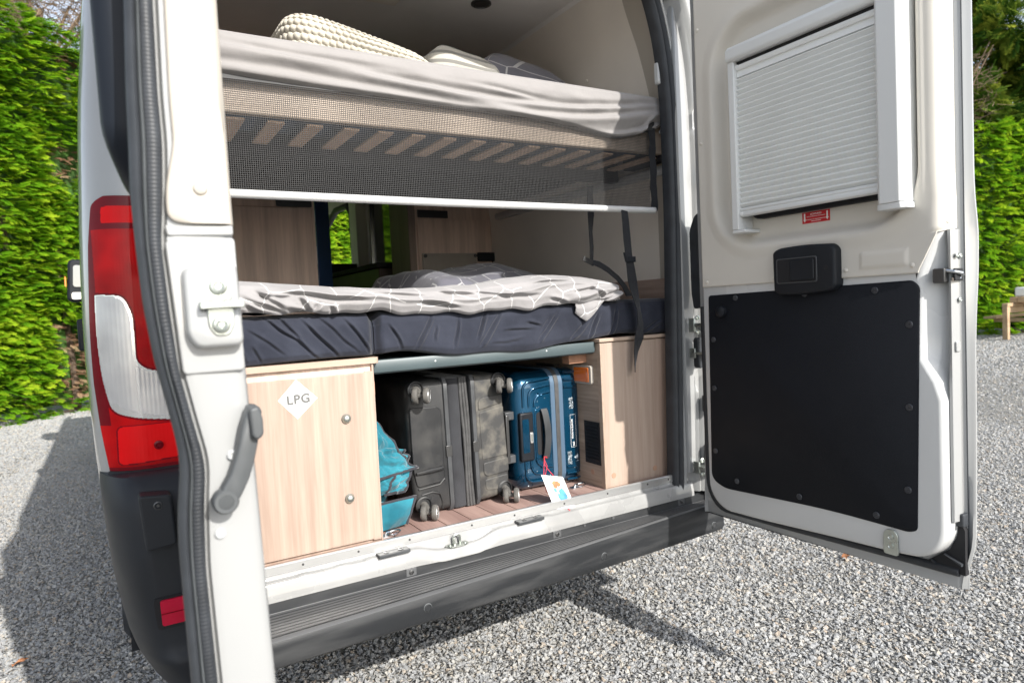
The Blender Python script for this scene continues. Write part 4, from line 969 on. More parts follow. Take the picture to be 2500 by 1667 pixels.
# cream upper trim: a pressed sheet with a recess for the blind and a raised pad
def dep(y, z):
    """how far the trim sits back (+) at a point of the door"""
    # recess: rounded rectangle
    u0, u1, v0, v1, r = -.872, -.262, 1.352, 2.02, .13
    dx = max(u0+r-y, 0, y-(u1-r)); dz = max(v0+r-z, 0, z-(v1-r)); d = math.hypot(dx, dz) - r
    ins = smooth(.024, -.012, d) * .034
    pad = smooth(.008,-.004, max(abs(y+.793)-.058, abs(z-1.257)-.017)) * .0045
    edge = -.0050*smooth(.065,.025,d)*smooth(-.012,.022,d)
    roll = 0
    ridge = -.0035*smooth(.016,.004,abs(y+.889))*smooth(1.33,1.5,z)
    return ins - pad + edge + roll + ridge
def trim_y(z):
    if z < 1.222: return -.880
    if z < 1.314: return -.880 - .046*(z-1.222)/.092
    return -.962
def trim(u, v):
    z = 1.2155 + (2.39-1.2155)*v
    z = lerp(1.2155, 1.314, v/.14) if v < .14 else (lerp(1.3142, 2.39, (v-.14)/.86))
    yt = trim_y(z); ROLL = [(-.905,1.7265),(-.914,1.728),(-.9225,1.7315),(-.930,1.739),(-.9355,1.750),(-.939,1.764),(-.941,1.782)]
    if yt > -.95 or u < .95:
        y = lerp(-.176, max(yt, -.905 if yt < -.95 else yt), u/.95 if yt < -.95 else u); return (1.7265 + dep(y, z), y, z)
    t = (u-.95)/.05*6; i = min(5, int(t)); t -= i; a, b = ROLL[i], ROLL[i+1]
    return (lerp(a[1], b[1], t) + dep(-.905, z), lerp(a[0], b[0], t), z)
mb = MB(); mb.grid(240, 160, trim); tp = build('trim_panel', mb, M['door_beige'], rd, sm=60, label='beige trim panel round the window blind')
sol = tp.modifiers.new('thick', 'SOLIDIFY'); sol.thickness = .0035; sol.offset = 0
r1 = None
for y, z in ((-.190,2.055),(-.190,1.689),(-.195,1.232),(-.461,1.229),(-.690,1.236),(-.866,1.236)):
    r1 = rivet('trim_rivet', y, z, 1.725, .0062, .004, M['door_beige'], False) if r1 is None else dup(r1, (1.725, y, z))
for y, z in ((-.9365,1.655),(-.9365,1.335)): dup(r1, (1.7515, y, z), rot=(0,0,R(62)))
# window blind
XB_ = 1.708
mb = MB(); mb.box(1.722,1.760,-.815,-.345,1.436,1.93); bl = build('window', mb, M['dark_acrylic'], rd, bevel=.006, label='dark window pane behind the blind')
mb = MB(); mb.prism(rrect(-.800,-.375,1.4135,1.445,[.03,.03,.004,.004]), 'x', 1.735, 1.7605); build('window_rubber', mb, M['dark_gap'], rd)
mb = MB(); mb.box(1.690,1.759,-.362,-.338,1.385,1.938); build('blind_rail', mb, M['shade_lifted_alu'], rd, bevel=.003, label='narrow side rail of the blind')
mb = MB(); mb.box(1.690,1.759,-.388,-.338,1.374,1.384); build('blind_rail_foot', mb, M['shade_lifted_alu'], rd, bevel=.002)
mb = MB(); mb.prism([(1.676,-.862),(1.690,-.875),(1.740,-.875),(1.740,-.806),(1.684,-.806),(1.676,-.814)], 'z', 1.392, 2.30); build('blind_rail', mb, M['shade_lifted_alu'], rd, bevel=.002, label='wide boxed side rail of the blind')
mb = MB(); mb.prism([(1.678,-.864),(1.690,-.877),(1.730,-.877),(1.730,-.804),(1.684,-.804),(1.678,-.814)], 'z', 1.376, 1.3915); build('blind_rail_foot', mb, M['shade_lifted_alu'], rd, bevel=.002)
mb = MB(); mb.prism([(1.686,1.893),(1.680,1.900),(1.680,1.929),(1.690,1.940),(1.757,1.940),(1.757,1.893)], 'y', -.806, -.338); mb.v = [(a,b,c) for a,b,c in mb.v]; build('blind_cassette', mb, M['shade_lifted_alu'], rd, bevel=.004)
mb = MB(); mb.box(1.705,1.722,-.806,-.362,1.881,1.8925); build('blind_slot', mb, M['dark_gap'], rd)
mb = MB(); mb.prism([(1.700,1.866),(1.697,1.873),(1.700,1.881),(1.714,1.881),(1.714,1.866)], 'y', -.806, -.3625); mb.prism([(1.703,1.846),(1.706,1.866),(1.714,1.866),(1.714,1.846)], 'y', -.806, -.3625); build('blind_top_bar', mb, M['blind_white'], rd)
pl_ = []
n = 24; z0, z1 = 1.452, 1.846; ph = (z1-z0)/n
for k in range(n):
    pl_ += [(1.7110, z0+k*ph), (1.6990, z0+(k+.50)*ph), (1.6990, z0+(k+.66)*ph)]
pl_ += [(1.7135, z1), (1.716, z1), (1.716, z0)]
mb = MB(); mb.prism(pl_, 'y', -.806, -.3625); build('pleated_blind', mb, M['blind_white'], rd, sm=12, label='white pleated fabric of the blind')
mb = MB(); mb.prism([(1.704,1.423),(1.698,1.427),(1.698,1.435),(1.701,1.439),(1.698,1.443),(1.701,1.450),(1.714,1.452),(1.714,1.423)], 'y', -.806, -.3625); build('blind_bottom_bar', mb, M['shade_lifted_alu'], rd, bevel=.0015)
for z in (1.876,1.432):
    mb = MB(); mb.lathe((1.699,-.369,z), (-1,0,0), [(.0062,0),(.006,.003),(.0,.004)], 14); build('rail_screw', mb, M['blind_white'], rd)
# warning sticker
def text_obj(nm, body, size, loc, rot, m, parent, bold=.0, align='CENTER', sx=1.0, ext=.0002):
    c = bpy.data.curves.new(nm, 'FONT'); c.body = body; c.size = size; c.align_x = align; c.align_y = 'CENTER'; c.space_character = 1.12 if bold > .001 else 1.0; c.extrude = ext; c.offset = bold
    c.materials.append(m); o = bpy.data.objects.new(nm, c); COL.objects.link(o)
    bpy.context.view_layer.update(); me = bpy.data.meshes.new_from_object(o); bpy.data.objects.remove(o); o = bpy.data.objects.new(nm, me); COL.objects.link(o)
    o.parent = parent; o.location = Vector(loc) - WL[parent]; o.rotation_euler = rot; o.scale = (sx, 1, 1); WL[o] = Vector(loc); return o
SRX = 1.7590
def mirror_text_rot(): return (R(90), 0, R(-90))          # reads from the -X side
mb = MB(); mb.box(SRX-.0012, SRX, -.6245, -.5370, 1.3800, 1.4120)
stk = build('warning_sticker', mb, M['sticker_red'], rd, label='small red warning sticker under the blind')
tx = SRX-.0016
text_obj('sticker_text', 'ACHTUNG!', .0068, (tx,-.581,1.4050), mirror_text_rot(), M['print_white'], rd, .0001)
text_obj('sticker_text', 'HIER ENTRIEGELUNG HOCHZIEHEN', .0036, (tx,-.581,1.3985), mirror_text_rot(), M['print_white'], rd)
text_obj('sticker_text', 'ENTRIEGELN MIT HERUNTERDRÜCKEN', .0036, (tx,-.581,1.3900), mirror_text_rot(), M['print_white'], rd)
text_obj('sticker_text', 'HERUNTERZIEHEN', .0036, (tx,-.581,1.3852), mirror_text_rot(), M['print_white'], rd)
for y in (-.545,-.6165):
    mb = MB(); mb.prism([(y-.0022,1.4090),(y+.0022,1.4090),(y+.0022,1.3915),(y+.0044,1.3915),(y,1.3840),(y-.0044,1.3915),(y-.0022,1.3915)], 'x', tx-.0002, tx+.0004); build('sticker_arrow', mb, M['print_white'], rd)

# inside handle
o = round_poly([(-.476,1.305),(-.50,1.3135),(-.585,1.3165),(-.664,1.311),(-.677,1.297),(-.6765,1.196),(-.662,1.184),(-.58,1.1765),(-.50,1.177),(-.478,1.187)], [.014,.03,.2,.03,.012,.012,.03,.2,.03,.012], 5)
mb = MB(); mb.loft([[(x, p[0]+(.006 if x > 1.72 else 0)*0, p[1]) for p in inset(o, d)] for x, d in ((1.732,-.001),(1.704,0),(1.698,.003),(1.696,.008))]); build('inside_handle', mb, M['black_plastic'], rd, sm=55)
mb = MB(); mb.prism(rrect(-.624,-.492,1.210,1.282,.006), 'x', 1.6935, 1.6965); build('handle_rim', mb, M['grey_plastic'], rd, bevel=.001)
mb = MB(); mb.prism(rrect(-.621,-.497,1.213,1.279,.005), 'x', 1.6925, 1.6940); build('handle_pocket', mb, M['dark_gap'], rd)
mb = MB(); mb.prism(rrect(-.617,-.540,1.216,1.276,.006), 'x', 1.688, 1.6930); build('handle_latch', mb, M['black_plastic'], rd, bevel=.004)
mb = MB(); mb.lathe((1.6958,-.650,1.247), (-1,0,0), [(.0065,0),(.006,.0006),(0,.0006)], 16); build('handle_lock', mb, M['dark_gap'], rd)
# latch on the free edge
mb = MB(); mb.prism(rrect(-.934,-.906,1.188,1.224,.004), 'x', 1.738, 1.760); build('latch_plate', mb, M['dark_metal'], rd, bevel=.002)
mb = MB(); mb.tube([(1.748,-.930,1.218),(1.750,-.950,1.214),(1.770,-.957,1.210),(1.782,-.953,1.207),(1.780,-.948,1.199),(1.752,-.944,1.196)], .0045, 8); build('latch_hook', mb, M['chrome'], rd)
mb = MB(); mb.box(1.752,1.790,-.9515,-.946,1.192,1.222); build('latch_mouth', mb, M['dark_gap'], rd, bevel=.002)
for x, z in ((1.768,1.253),(1.784,1.252),(1.780,1.146)):
    mb = MB(); mb.lathe((x,-.9470,z), (0,-1,0), [(.0062,0),(.006,.0025),(.004,.0036),(.002,.0032),(.0,.002)], 14); build('latch_screw', mb, M['zinc'], rd)
mb = MB(); mb.prism(rrect(1.762,1.782,1.02,1.045,.004), 'y', -.9475, -.943); build('edge_plug', mb, M['white_paint'], rd, bevel=.001)
# strap bracket at the bottom
mb = MB(); mb.prism(round_poly([(-.777,.484),(-.777,.535),(-.784,.549),(-.806,.552),(-.815,.540),(-.816,.484)], .008), 'x', 1.7245, 1.7315); build('bottom_bracket', mb, M['zinc'], rd, bevel=.0012)
for z in (.532,.508):
    mb = MB(); mb.lathe((1.7245,-.797,z), (-1,0,0), [(.0088,0),(.0088,.002),(.006,.003),(.0045,.001),(0,.001)], 16); build('bracket_bolt', mb, M['zinc'], rd)
# ------------------------------------------------------------------ inside of the van
FZ = .530                                     # floor level
mb = MB(); mb.box(.05, 1.90, .034, 5.3, .49, FZ-.013); build('floor', mb, M['dark_gap'], van)
x = .10; k = 0
mb = MB()
while x < 1.86:
    mb.box(x, x+.0805, .036, 1.45, FZ-.012, FZ); x += .083; k += 1
build('floor_boards', mb, M['floor_board'], van, sm=0, bevel=.0012, label='reddish brown boards on the load floor')
# right wall lining: upright below, leaning in under the roof
def wall_x(z): return table([(.5,1.87),(1.6,1.868),(1.95,1.850),(2.15,1.815),(2.30,1.775),(2.425,1.745)], z)
def wall_pt(u, v):
    z = lerp(.55, 2.43, v); y = lerp(.16 + .05*smooth(1.9,2.4,z) , 2.2, u); return (stable([(zz_, wall_x(zz_)) for zz_ in (.5,1.6,1.95,2.15,2.30,2.425)], z), y, z)
mb = MB(); mb.grid(12, 60, wall_pt); build('wall_lining', mb, M['wall_beige'], van, sm=60, label='beige lining of the right inner wall')
mb = MB(); mb.grid(4, 40, lambda u, v: (2*XM - wall_pt(u, v)[0], wall_pt(u, v)[1], wall_pt(u, v)[2])); build('wall_lining', mb, M['wall_beige'], van, sm=60, label='beige lining of the left inner wall')
mb = MB(); mb.box(.15, 1.80, .03, 5.0, 2.428, 2.45); build('ceiling', mb, M['ceil'], van, label='grey fabric ceiling')
mb = MB(); mb.prism([(1.735,2.431),(1.752,2.410),(1.757,2.395),(1.760,2.431)], 'y', .22, 2.2); build('ceiling_trim', mb, M['ceil'], van)
# trim from the wall lining forward to the door seal
rows = []
for k in range(70):
    z = lerp(.55, 2.42, k/69); xs = stable(XP, z, .04); xw = wall_x(z); ye = .17 + .05*smooth(1.9,2.4,z)
    rows.append([(xs-.002,.010,z),(xs+.004,.030,z),(lerp(xs,xw,.30),.048,z),(lerp(xs,xw,.62),.070,z),(lerp(xs,xw,.84),.105,z),(lerp(xs,xw,.95),.14,z),(xw-.002,ye+.004,z)])
mb = MB(); mb.loft(rows, closed=False); build('post_trim', mb, M['beige_trim'], van, sm=60, label='beige moulding between wall lining and door seal')
mb = MB(); mb.prism(rrect(-.014,.014,-.040,.040,.010), 'y', .006, .030); mb.v = [(p[0]+1.748,p[1],p[2]+1.985) for p in mb.v]; build('trim_clip', mb, M['grey_white'], van, bevel=.005)
mb = MB(); mb.lathe((1.760,.045,2.095), (-.6,-1,0), [(.010,0),(.010,.003),(.007,.004),(.005,.001),(0,.001)], 16); build('trim_button', mb, M['dark_metal'], van)
mb = MB(); mb.lathe((1.782,.052,1.79), (-.6,-1,0), [(.009,0),(.009,.003),(.006,.004),(0,.002)], 14); build('trim_button', mb, M['dark_metal'], van)
mb = MB(); mb.lathe((wall_x(2.12)-.003,.52,2.12), (-1,0,-.1), [(.008,0),(.007,.004),(0,.006)], 14); build('wall_button', mb, M['wall_beige'], van)
mb = MB(); mb.lathe((1.405,.67,2.428), (0,0,-1), [(.042,0),(.042,.005),(.034,.008),(.032,.004),(0,.004)], 28); build('ceiling_spot', mb, M['dark_metal'], van, label='round recessed ceiling spot')
mb = MB(); mb.box(.86,1.08,.50,.80,2.405,2.428); rh = build('roof_hatch_frame', mb, M['wall_beige'], van, bevel=.008)
mb = MB(); mb.prism([(1.868,1.690),(1.845,1.690),(1.838,1.680),(1.838,1.665),(1.848,1.655),(1.868,1.655)], 'y', .085, 1.40); build('wall_rail', mb, M['grey_white'], van, bevel=.003, label='pale rail along the right wall')
mb = MB(); mb.box(1.805,1.866,.085,.30,1.70,1.845); build('bunk_bracket', mb, M['dark_gap'], van, bevel=.004)
# ---- left cabinet with the gas locker door
mb = MB(); mb.box(.14,.6365,.066,.62,.5305,1.040); gc = build('gas_cabinet', mb, M['birch'], van, label='birch cabinet left of the luggage bay')
mb = MB(); mb.box(.6367,.6425,.052,.62,.5305,1.040); build('cabinet_side', mb, M['birch'], gc, bevel=.0012)
mb = MB(); mb.box(.14,.6365,.0605,.0655,1.016,1.0395); build('shadow_panel', mb, M['oak'], gc)
mb = MB(); mb.prism(round_poly([(.14,.046),(.660,.046),(.660,.62),(.14,.62)], [.001,.018,.004,.001]), 'z', 1.0405, 1.0575); build('cabinet_top', mb, M['birch_edge'], gc, bevel=.002)
mb = MB(); mb.prism([(.142,.5400),(.6125,.5400),(.6125,.5365),(.6362,.5365),(.6362,1.0195),(.618,1.0195),(.6135,1.0165),(.142,1.0165)], 'y', .0480, .0640); build('cabinet_door', mb, M['birch'], gc, bevel=.0015)
mb = MB(); mb.box(.14,.6365,.056,.066,.5308,.5375); build('plinth', mb, M['birch'], gc)
for x, z in ((.554,.894),(.550,.670)):
    mb = MB(); mb.lathe((x,.048,z), (0,-1,0), [(.0135,0),(.0135,.003),(.0118,.0045),(.0108,.008),(.0085,.011),(.004,.0126),(0,.013)], 28); build('knob', mb, M['zinc'], gc)
mb = MB(); mb.prism([(.4245,1.0150),(.3745,.9635),(.4225,.9095),(.4785,.9605)], 'y', .0474, .0481); build('gas_sticker', mb, M['sticker_white'], gc, label='white diamond sticker with grey letters')
text_obj('sticker_letters', 'LPG', .0335, (.4275,.0472,.9615), (R(90),R(-2),0), M['print_grey'], gc, .0013, sx=1.0)
mb = MB(); mb.box(.6427,.660,.10,.13,.945,.985); build('board_stop', mb, wood('red_wood', (.45,.24,.15), (.36,.19,.12), 'z'), gc, bevel=.001)
# ---- right cabinet
mb = MB(); mb.box(1.4635,1.842,.066,.60,.5305,1.044); rc = build('wheel_cabinet', mb, M['birch'], van, label='birch cabinet right of the luggage bay')
mb = MB(); mb.box(1.4570,1.4633,.070,.80,.5305,1.040); build('cabinet_side', mb, M['birch_side'], rc)
mb = MB(); mb.box(1.4565,1.4635,.0505,.0700,.5305,1.040); build('cabinet_edge', mb, M['birch_edge'], rc, bevel=.0012)
mb = MB(); mb.box(1.4637,1.800,.0530,.066,.5310,1.040); build('cabinet_front', mb, M['birch'], rc, bevel=.0012)
mb = MB(); mb.box(1.452,1.815,.046,.62,1.0443,1.0565); build('cabinet_top', mb, M['birch_edge'], rc, bevel=.002)
M['cap_brown'] = mat('cap_brown', (.42,.26,.18), .5)
for x, z in ((1.497,.572),(1.690,.567)):
    mb = MB(); mb.lathe((x,.053,z), (0,-1,0), [(.010,0),(.0095,.001),(0,.0012)], 20); build('screw_cap', mb, M['cap_brown'], rc)
mb = MB(); mb.lathe((1.457,.122,.580), (-1,0,0), [(.010,0),(.0095,.001),(0,.0012)], 20); build('screw_cap', mb, M['cap_brown'], rc)
mb = MB(); mb.box(1.38,1.4565,.13,.17,.972,1.008); build('board_stop', mb, bpy.data.materials['red_wood'], rc, bevel=.001)
vent = MB(); vent.box(1.4545,1.4568,.070,.158,.610,.762); vt = build('air_vent', vent, M['dark_gap'], rc)
mb = MB()
for k in range(11): mb.add([(1.4543,.078,.622+.0122*k),(1.4543,.150,.622+.0122*k),(1.4500,.150,.630+.0122*k),(1.4500,.078,.630+.0122*k)], [(0,1,2,3)])
build('vent_louvre', mb, M['black_plastic'], vt)
mb = MB(); mb.prism(rrect(.092,.205,.895,.962,.010), 'x', 1.445, 1.457); lt = build('bay_lamp', mb, M['beige_trim'], rc, bevel=.003)
am = mat('amber_lens', (.85,.20,.02), .12, coat=1.0); mb = MB(); mb.prism(rrect(.106,.192,.903,.954,.004), 'x', 1.4425, 1.4455); build('amber_lens', mb, am, lt, bevel=.001)
mb = MB(); mb.box(1.430,1.4570,.30,.42,.952,.958); build('lamp_bracket', mb, M['dark_metal'], rc)
# ---- board across the bay that carries the lower bed
mb = MB(); mb.loft([[(x, y, z) for (y, z) in ((.084+d,1.0055),(.076+d,1.0105),(.073+d,1.020),(.073+d,1.040),(.076+d,1.0465),(.62,1.0465),(.62,1.0055))] for x, d in ((.6445,.018),(.650,.004),(.662,0),(1.440,0),(1.4525,.001))]); build('bed_board', mb, M['slate'], van, sm=30, bevel=.0008, label='slate grey board carrying the lower bed')
for x in (.845,1.25):
    mb = MB(); mb.lathe((x,.073,1.030), (0,-1,0), [(.0025,0),(.0,.001)], 8); build('board_pin', mb, M['sticker_white'], van)
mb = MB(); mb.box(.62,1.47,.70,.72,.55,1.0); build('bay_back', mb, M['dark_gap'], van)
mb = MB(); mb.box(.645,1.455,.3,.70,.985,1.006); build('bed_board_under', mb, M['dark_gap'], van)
# floor lashing eyes
def eye(x, y):
    mb = MB(); mb.prism(rrect(x-.030,x+.010,y-.013,y+.013,.010), 'z', FZ+.0005, FZ+.004)
    mb.tube([(x+.012+.022*math.cos(R(a)), y+.017*math.sin(R(a)), FZ+.007+.004*math.cos(R(a))) for a in range(0,360,20)], .0028, 6, closed=True)
    mb.tube([(x-.012,y,FZ+.003),(x-.008,y,FZ+.011),(x+.0,y,FZ+.011),(x+.004,y,FZ+.003)], .005, 8)
    build('lashing_eye', mb, M['chrome'], van)
eye(.668,.075); eye(1.395,.135)
# ---- back of the bed bay and everything beyond
mb = MB(); mb.box(.06,.895,1.50,1.52,.55,1.735); wl = build('rear_partition', mb, M['oak'], van, label='wood panelled washroom wall behind the beds')
mb = MB(); mb.box(.06,.880,1.488,1.4995,.60,1.700); build('panel_face', mb, M['oak'], wl, bevel=.002)
mb = MB(); mb.box(.06,.895,1.49,1.52,1.737,2.43); build('upper_panel', mb, M['oak'], wl)
mb = MB(); mb.prism(rrect(.715,.880,1.703,1.745,.006), 'y', 1.480, 1.488); build('recess_grip', mb, M['dark_metal'], wl, bevel=.002)
mb = MB(); mb.prism([(.8955,1.497),(.9000,1.497),(1.00,1.62),(.985,1.62)], 'z', .55, 2.0); build('partition_edge', mb, mat('edge_blue', (.022,.055,.13), .5), van, label='dark blue end panel of the partition')
mb = MB(); mb.box(1.412,1.868,1.50,1.52,.55,2.43); wr = build('rear_partition', mb, M['oak'], van, label='wood panelled wardrobe wall behind the beds')
mb = MB(); mb.box(1.372,1.4115,1.488,1.75,.55,2.43); build('panel_edge', mb, wood('edge_taupe', (.27,.21,.17),(.20,.155,.125),'z'), wr, bevel=.003)
mb = MB(); mb.box(1.424,1.855,1.489,1.4995,.60,1.665); build('panel_face', mb, M['oak'], wr, bevel=.002)
mb = MB(); mb.box(1.425,1.60,1.484,1.489,1.670,1.71); build('recess_grip', mb, M['dark_metal'], wr, bevel=.002)
M['felt'] = fabric('felt', (.40,.36,.31), .05)
mb = MB(); mb.box(1.437,1.757,1.472,1.487,.95,1.484); fp = build('pocket_board', mb, M['felt'], wr, bevel=.004, label='taupe felt board with a gathered pocket')
mb = MB(); mb.grid(60, 20, lambda u, v: (lerp(1.475,1.742,u), 1.470 - .012*math.sin(math.pi*u)*(1-.3*v) - .005*abs(math.sin(u*26+3*nz(u*4,v*3)))*(1-v*.6) - .004*smooth(.85,1,v), lerp(.95,1.437,v))); build('felt_pocket', mb, M['felt'], wr, sm=70)
for x in (1.452,1.747):
    mb = MB(); mb.lathe((x,1.472,1.470), (0,-1,0), [(.010,0),(.009,.005),(.004,.008),(0,.008)], 14); build('snap_button', mb, M['dark_metal'], wr)
mb = MB(); mb.box(1.765,1.868,1.470,1.487,1.440,1.488); sk_ = build('socket_box', mb, M['black_plastic'], wr, bevel=.003)
mb = MB(); mb.tube([(1.855,1.474,1.440),(1.850,1.465,1.40),(1.842,1.455,1.36),(1.836,1.45,1.30)], .003, 6); build('socket_cable', mb, M['rubber'], wr)
# aisle: kitchen block, lined side wall with its windows, cab
mb = MB(); mb.box(1.35,1.90,1.9,3.6,.55,1.44); kb = build('kitchen_block', mb, mat('dark_oak', (.075,.055,.045), .4, var=.2, vs=5), van, bevel=.004)
mb = MB(); mb.box(1.33,1.90,1.88,3.62,1.442,1.470); build('worktop', mb, M['dark_gap'], kb, bevel=.003)
for x in (1.55,):
    mb = MB(); mb.box(1.3475,1.3495,2.3,2.36,1.33,1.345); build('drawer_knob', mb, M['chrome'], kb)
mb = MB(); mb.box(.95,1.90,3.64,3.70,.55,1.60); build('cab_divider', mb, M['dark_gap'], van)
wall = MB()
def panel(y0,y1,z0,z1,x=1.885): wall.box(x, x+.012, y0, y1, z0, z1)
panel(2.2,3.6,.55,1.45); panel(2.2,2.33,1.45,2.43); panel(3.54,3.9,.55,2.43); panel(2.33,3.54,2.07,2.43); panel(3.9,5.2,.55,1.615); panel(3.9,5.2,2.15,2.43)
build('aisle_wall', wall, M['wall_beige'], van)
mb = MB(); mb.box(1.915,1.925,2.34,3.53,1.44,2.07); build('side_window', mb, mat('smoked_glass', (.02,.03,.03), .05, coat=1.0), van, label='dark tinted living area window')
mb = MB(); mb.tube([(1.872,3.90,1.62),(1.872,3.92,2.05),(1.872,4.02,2.13),(1.872,4.35,2.14),(1.872,4.70,2.03),(1.872,4.86,1.80),(1.872,4.93,1.62)], .030, 8); build('cab_window_seal', mb, M['rubber'], van)
M['cream_cab'] = mat('cream_cab', (.85,.80,.70), .6)
mb = MB(); mb.loft([[(1.80,3.60,z),(1.80,3.74,z),(1.83,3.86,z),(1.875,3.90,z),(1.885,3.60,z)] for z in (1.45,1.7,2.0,2.2)]); build('door_pillar', mb, M['cream_cab'], van, sm=50, label='cream pillar beside the cab window')
mb = MB(); mb.ball((1.70,4.40,1.67), .085,.07,.15, 16, 10); build('headrest', mb, M['cream_cab'], van)
mb = MB(); mb.loft([[(1.40,4.30,.9),(1.82,4.30,.9),(1.82,4.42,.9),(1.40,4.42,.9)],[(1.42,4.36,1.5),(1.80,4.36,1.5),(1.78,4.44,1.5),(1.44,4.44,1.5)]]); build('cab_seat', mb, M['felt'], van, bevel=.03)
mb = MB(); mb.box(1.83,1.868,.10,1.45,1.05,1.262); build('side_board', mb, wood('side_wood', (.42,.31,.25),(.28,.20,.16),'y'), van, bevel=.003, label='wood board along the right wall by the lower bed')
# ---- upper bunk: front beam, slats, cross rail, dark mattress cover between the slats
mb = MB(); mb.box(.10,1.812,.082,.106,1.718,1.818); bk = build('bunk_bed', mb, M['beam_wood'], van, bevel=.003, label='upper bunk frame with light wooden front beam')
for k in range(16):
    x = .20 + k*.104
    mb = MB(); mb.box(x, x+.046, .107, .345, 1.706, 1.714); build('slat', mb, M['slat_wood'], bk, bevel=.002)
mb = MB(); mb.box(.10,1.82,.347,.385,1.665,1.735); build('cross_rail', mb, M['dark_gap'], bk)
mb = MB(); mb.box(.10,1.82,.386,1.29,1.715,1.7405); build('underside_dark_panel', mb, M['dark_gap'], bk)  # black panel added to keep the far underside of the bunk dark
mb = MB(); mb.box(.10,1.82,.107,1.30,1.742,1.795); build('mattress_tray', mb, M['mattress_under'], bk)
for k in range(5):
    x = .40+k*.20; mb = MB(); mb.box(x, x+.10, .385, .392, 1.672, 1.679); build('slat_clip', mb, M['alu'], bk)
# ------------------------------------------------------------------ bedding
def cloth(name, nu, nv, fn, m, uv=None, parent=None, origin=(0,0,0), thick=0, sub=1, closeu=False):
    """a cloth surface as a grid with its own print coordinates"""
    me = bpy.data.meshes.new(name); ox = Vector(origin)
    vs = [Vector(fn(i/nu, j/nv)) - ox for j in range(nv+1) for i in range(nu+1)]
    fs = [(j*(nu+1)+i, j*(nu+1)+i+1, (j+1)*(nu+1)+i+1, (j+1)*(nu+1)+i) for j in range(nv) for i in range(nu)]
    me.from_pydata(vs, [], fs)
    if uv:
        ul = me.uv_layers.new(name='UVMap')
        for p in me.polygons:
            for li, vi in zip(p.loop_indices, p.vertices):
                i, j = vi % (nu+1), vi // (nu+1); ul.data[li].uv = uv(i/nu, j/nv)
    bm = bmesh.new(); bm.from_mesh(me); bmesh.ops.recalc_face_normals(bm, faces=bm.faces); bm.to_mesh(me); bm.free()
    me.shade_smooth(); o = link(name, me, m, parent, origin)
    if thick: s = o.modifiers.new('thick', 'SOLIDIFY'); s.thickness = thick; s.offset = 0
    if sub: s = o.modifiers.new('sub', 'SUBSURF'); s.levels = sub; s.render_levels = sub
    return o
def ridge(t): return 1 - abs(math.sin(t))
def perim(poly, s):
    """point at fraction s of an open polyline, by length"""
    L = [math.dist(a, b) for a, b in zip(poly, poly[1:])]; T = sum(L)*s
    for (a, b), l in zip(zip(poly, poly[1:]), L):
        if T <= l or (a, b) == (poly[-2], poly[-1]): t = min(1, T/l); return (a[0]+(b[0]-a[0])*t, a[1]+(b[1]-a[1])*t)
        T -= l
def crease(segs, x, z, amp, w):
    """pulled creases: each a sharp valley with a soft ridge along one side, fading at its ends"""
    f = 0
    for k, (xa, za, xb, zb) in enumerate(segs):
        dx, dz = xb-xa, zb-za; l = math.hypot(dx, dz); ux, uz = dx/l, dz/l
        t = ((x-xa)*ux + (z-za)*uz)/l
        if t < -.25 or t > 1.25: continue
        d = -(x-xa)*uz + (z-za)*ux + .006*nz(x*14, z*14, k)
        if abs(d) > w*5: continue
        fade = smooth(-.25,.25,t)*smooth(1.25,.75,t); a = amp*(.75 + .5*((k*37) % 10)/10)
        f += a*fade*(math.exp(-(d/w)**2) - .9*math.exp(-((d-1.9*w)/(1.5*w))**2))
    return f
NAVY = [(.32,1.147,.392,1.088),(.355,1.183,.479,1.075),(.392,1.187,.443,1.117),(.499,1.175,.594,1.083),(.459,1.161,.539,1.074),(.575,1.161,.635,1.07),(.323,1.106,.336,1.071),(1.016,1.161,.983,1.095),(1.064,1.162,.989,1.058),(1.17,1.126,1.216,1.116),(1.092,1.104,1.182,1.106),(1.284,1.148,1.203,1.058),(1.413,1.125,1.333,1.057),(1.26,1.137,1.224,1.10),(1.455,1.14,1.415,1.059),(1.541,1.153,1.504,1.058),(1.041,1.065,1.139,1.074),(1.731,1.105,1.659,1.065),(.83,1.162,.782,1.083),(.847,1.133,.837,1.097),(.664,1.165,.663,1.09),(.25,1.17,.30,1.08),(.70,1.14,.73,1.08),(.92,1.15,.90,1.07)]
DUV = [(.308,1.231,.404,1.19),(.338,1.246,.399,1.203),(.35,1.239,.42,1.237),(.411,1.205,.461,1.187),(.444,1.23,.47,1.19),(.393,1.247,.602,1.221),(.495,1.215,.467,1.187),(.527,1.205,.535,1.183),(.309,1.213,.347,1.192),(.978,1.229,1.084,1.213),(1.084,1.213,1.193,1.215),(1.562,1.228,1.468,1.189),(1.408,1.232,1.469,1.201),(1.347,1.222,1.424,1.228),(1.529,1.22,1.469,1.201),(1.565,1.198,1.446,1.169),(.66,1.235,.80,1.222),(.80,1.205,.90,1.19),(.86,1.235,.96,1.222),(1.20,1.25,1.33,1.262),(1.25,1.20,1.31,1.185)]
SHEET = [(.20,1.814,.464,1.808),(.464,1.808,.70,1.803),(.511,1.868,.572,1.847),(.386,1.871,.561,1.853),(.864,1.82,1.057,1.83),(1.057,1.83,1.229,1.863),(.80,1.792,1.094,1.792),(1.094,1.790,1.332,1.791),(1.332,1.791,1.591,1.863),(1.591,1.863,1.778,1.903),(1.636,1.769,1.781,1.835),(1.604,1.752,1.687,1.778),(1.126,1.846,1.166,1.838),(1.04,1.861,1.166,1.834),(.62,1.835,.90,1.818)]
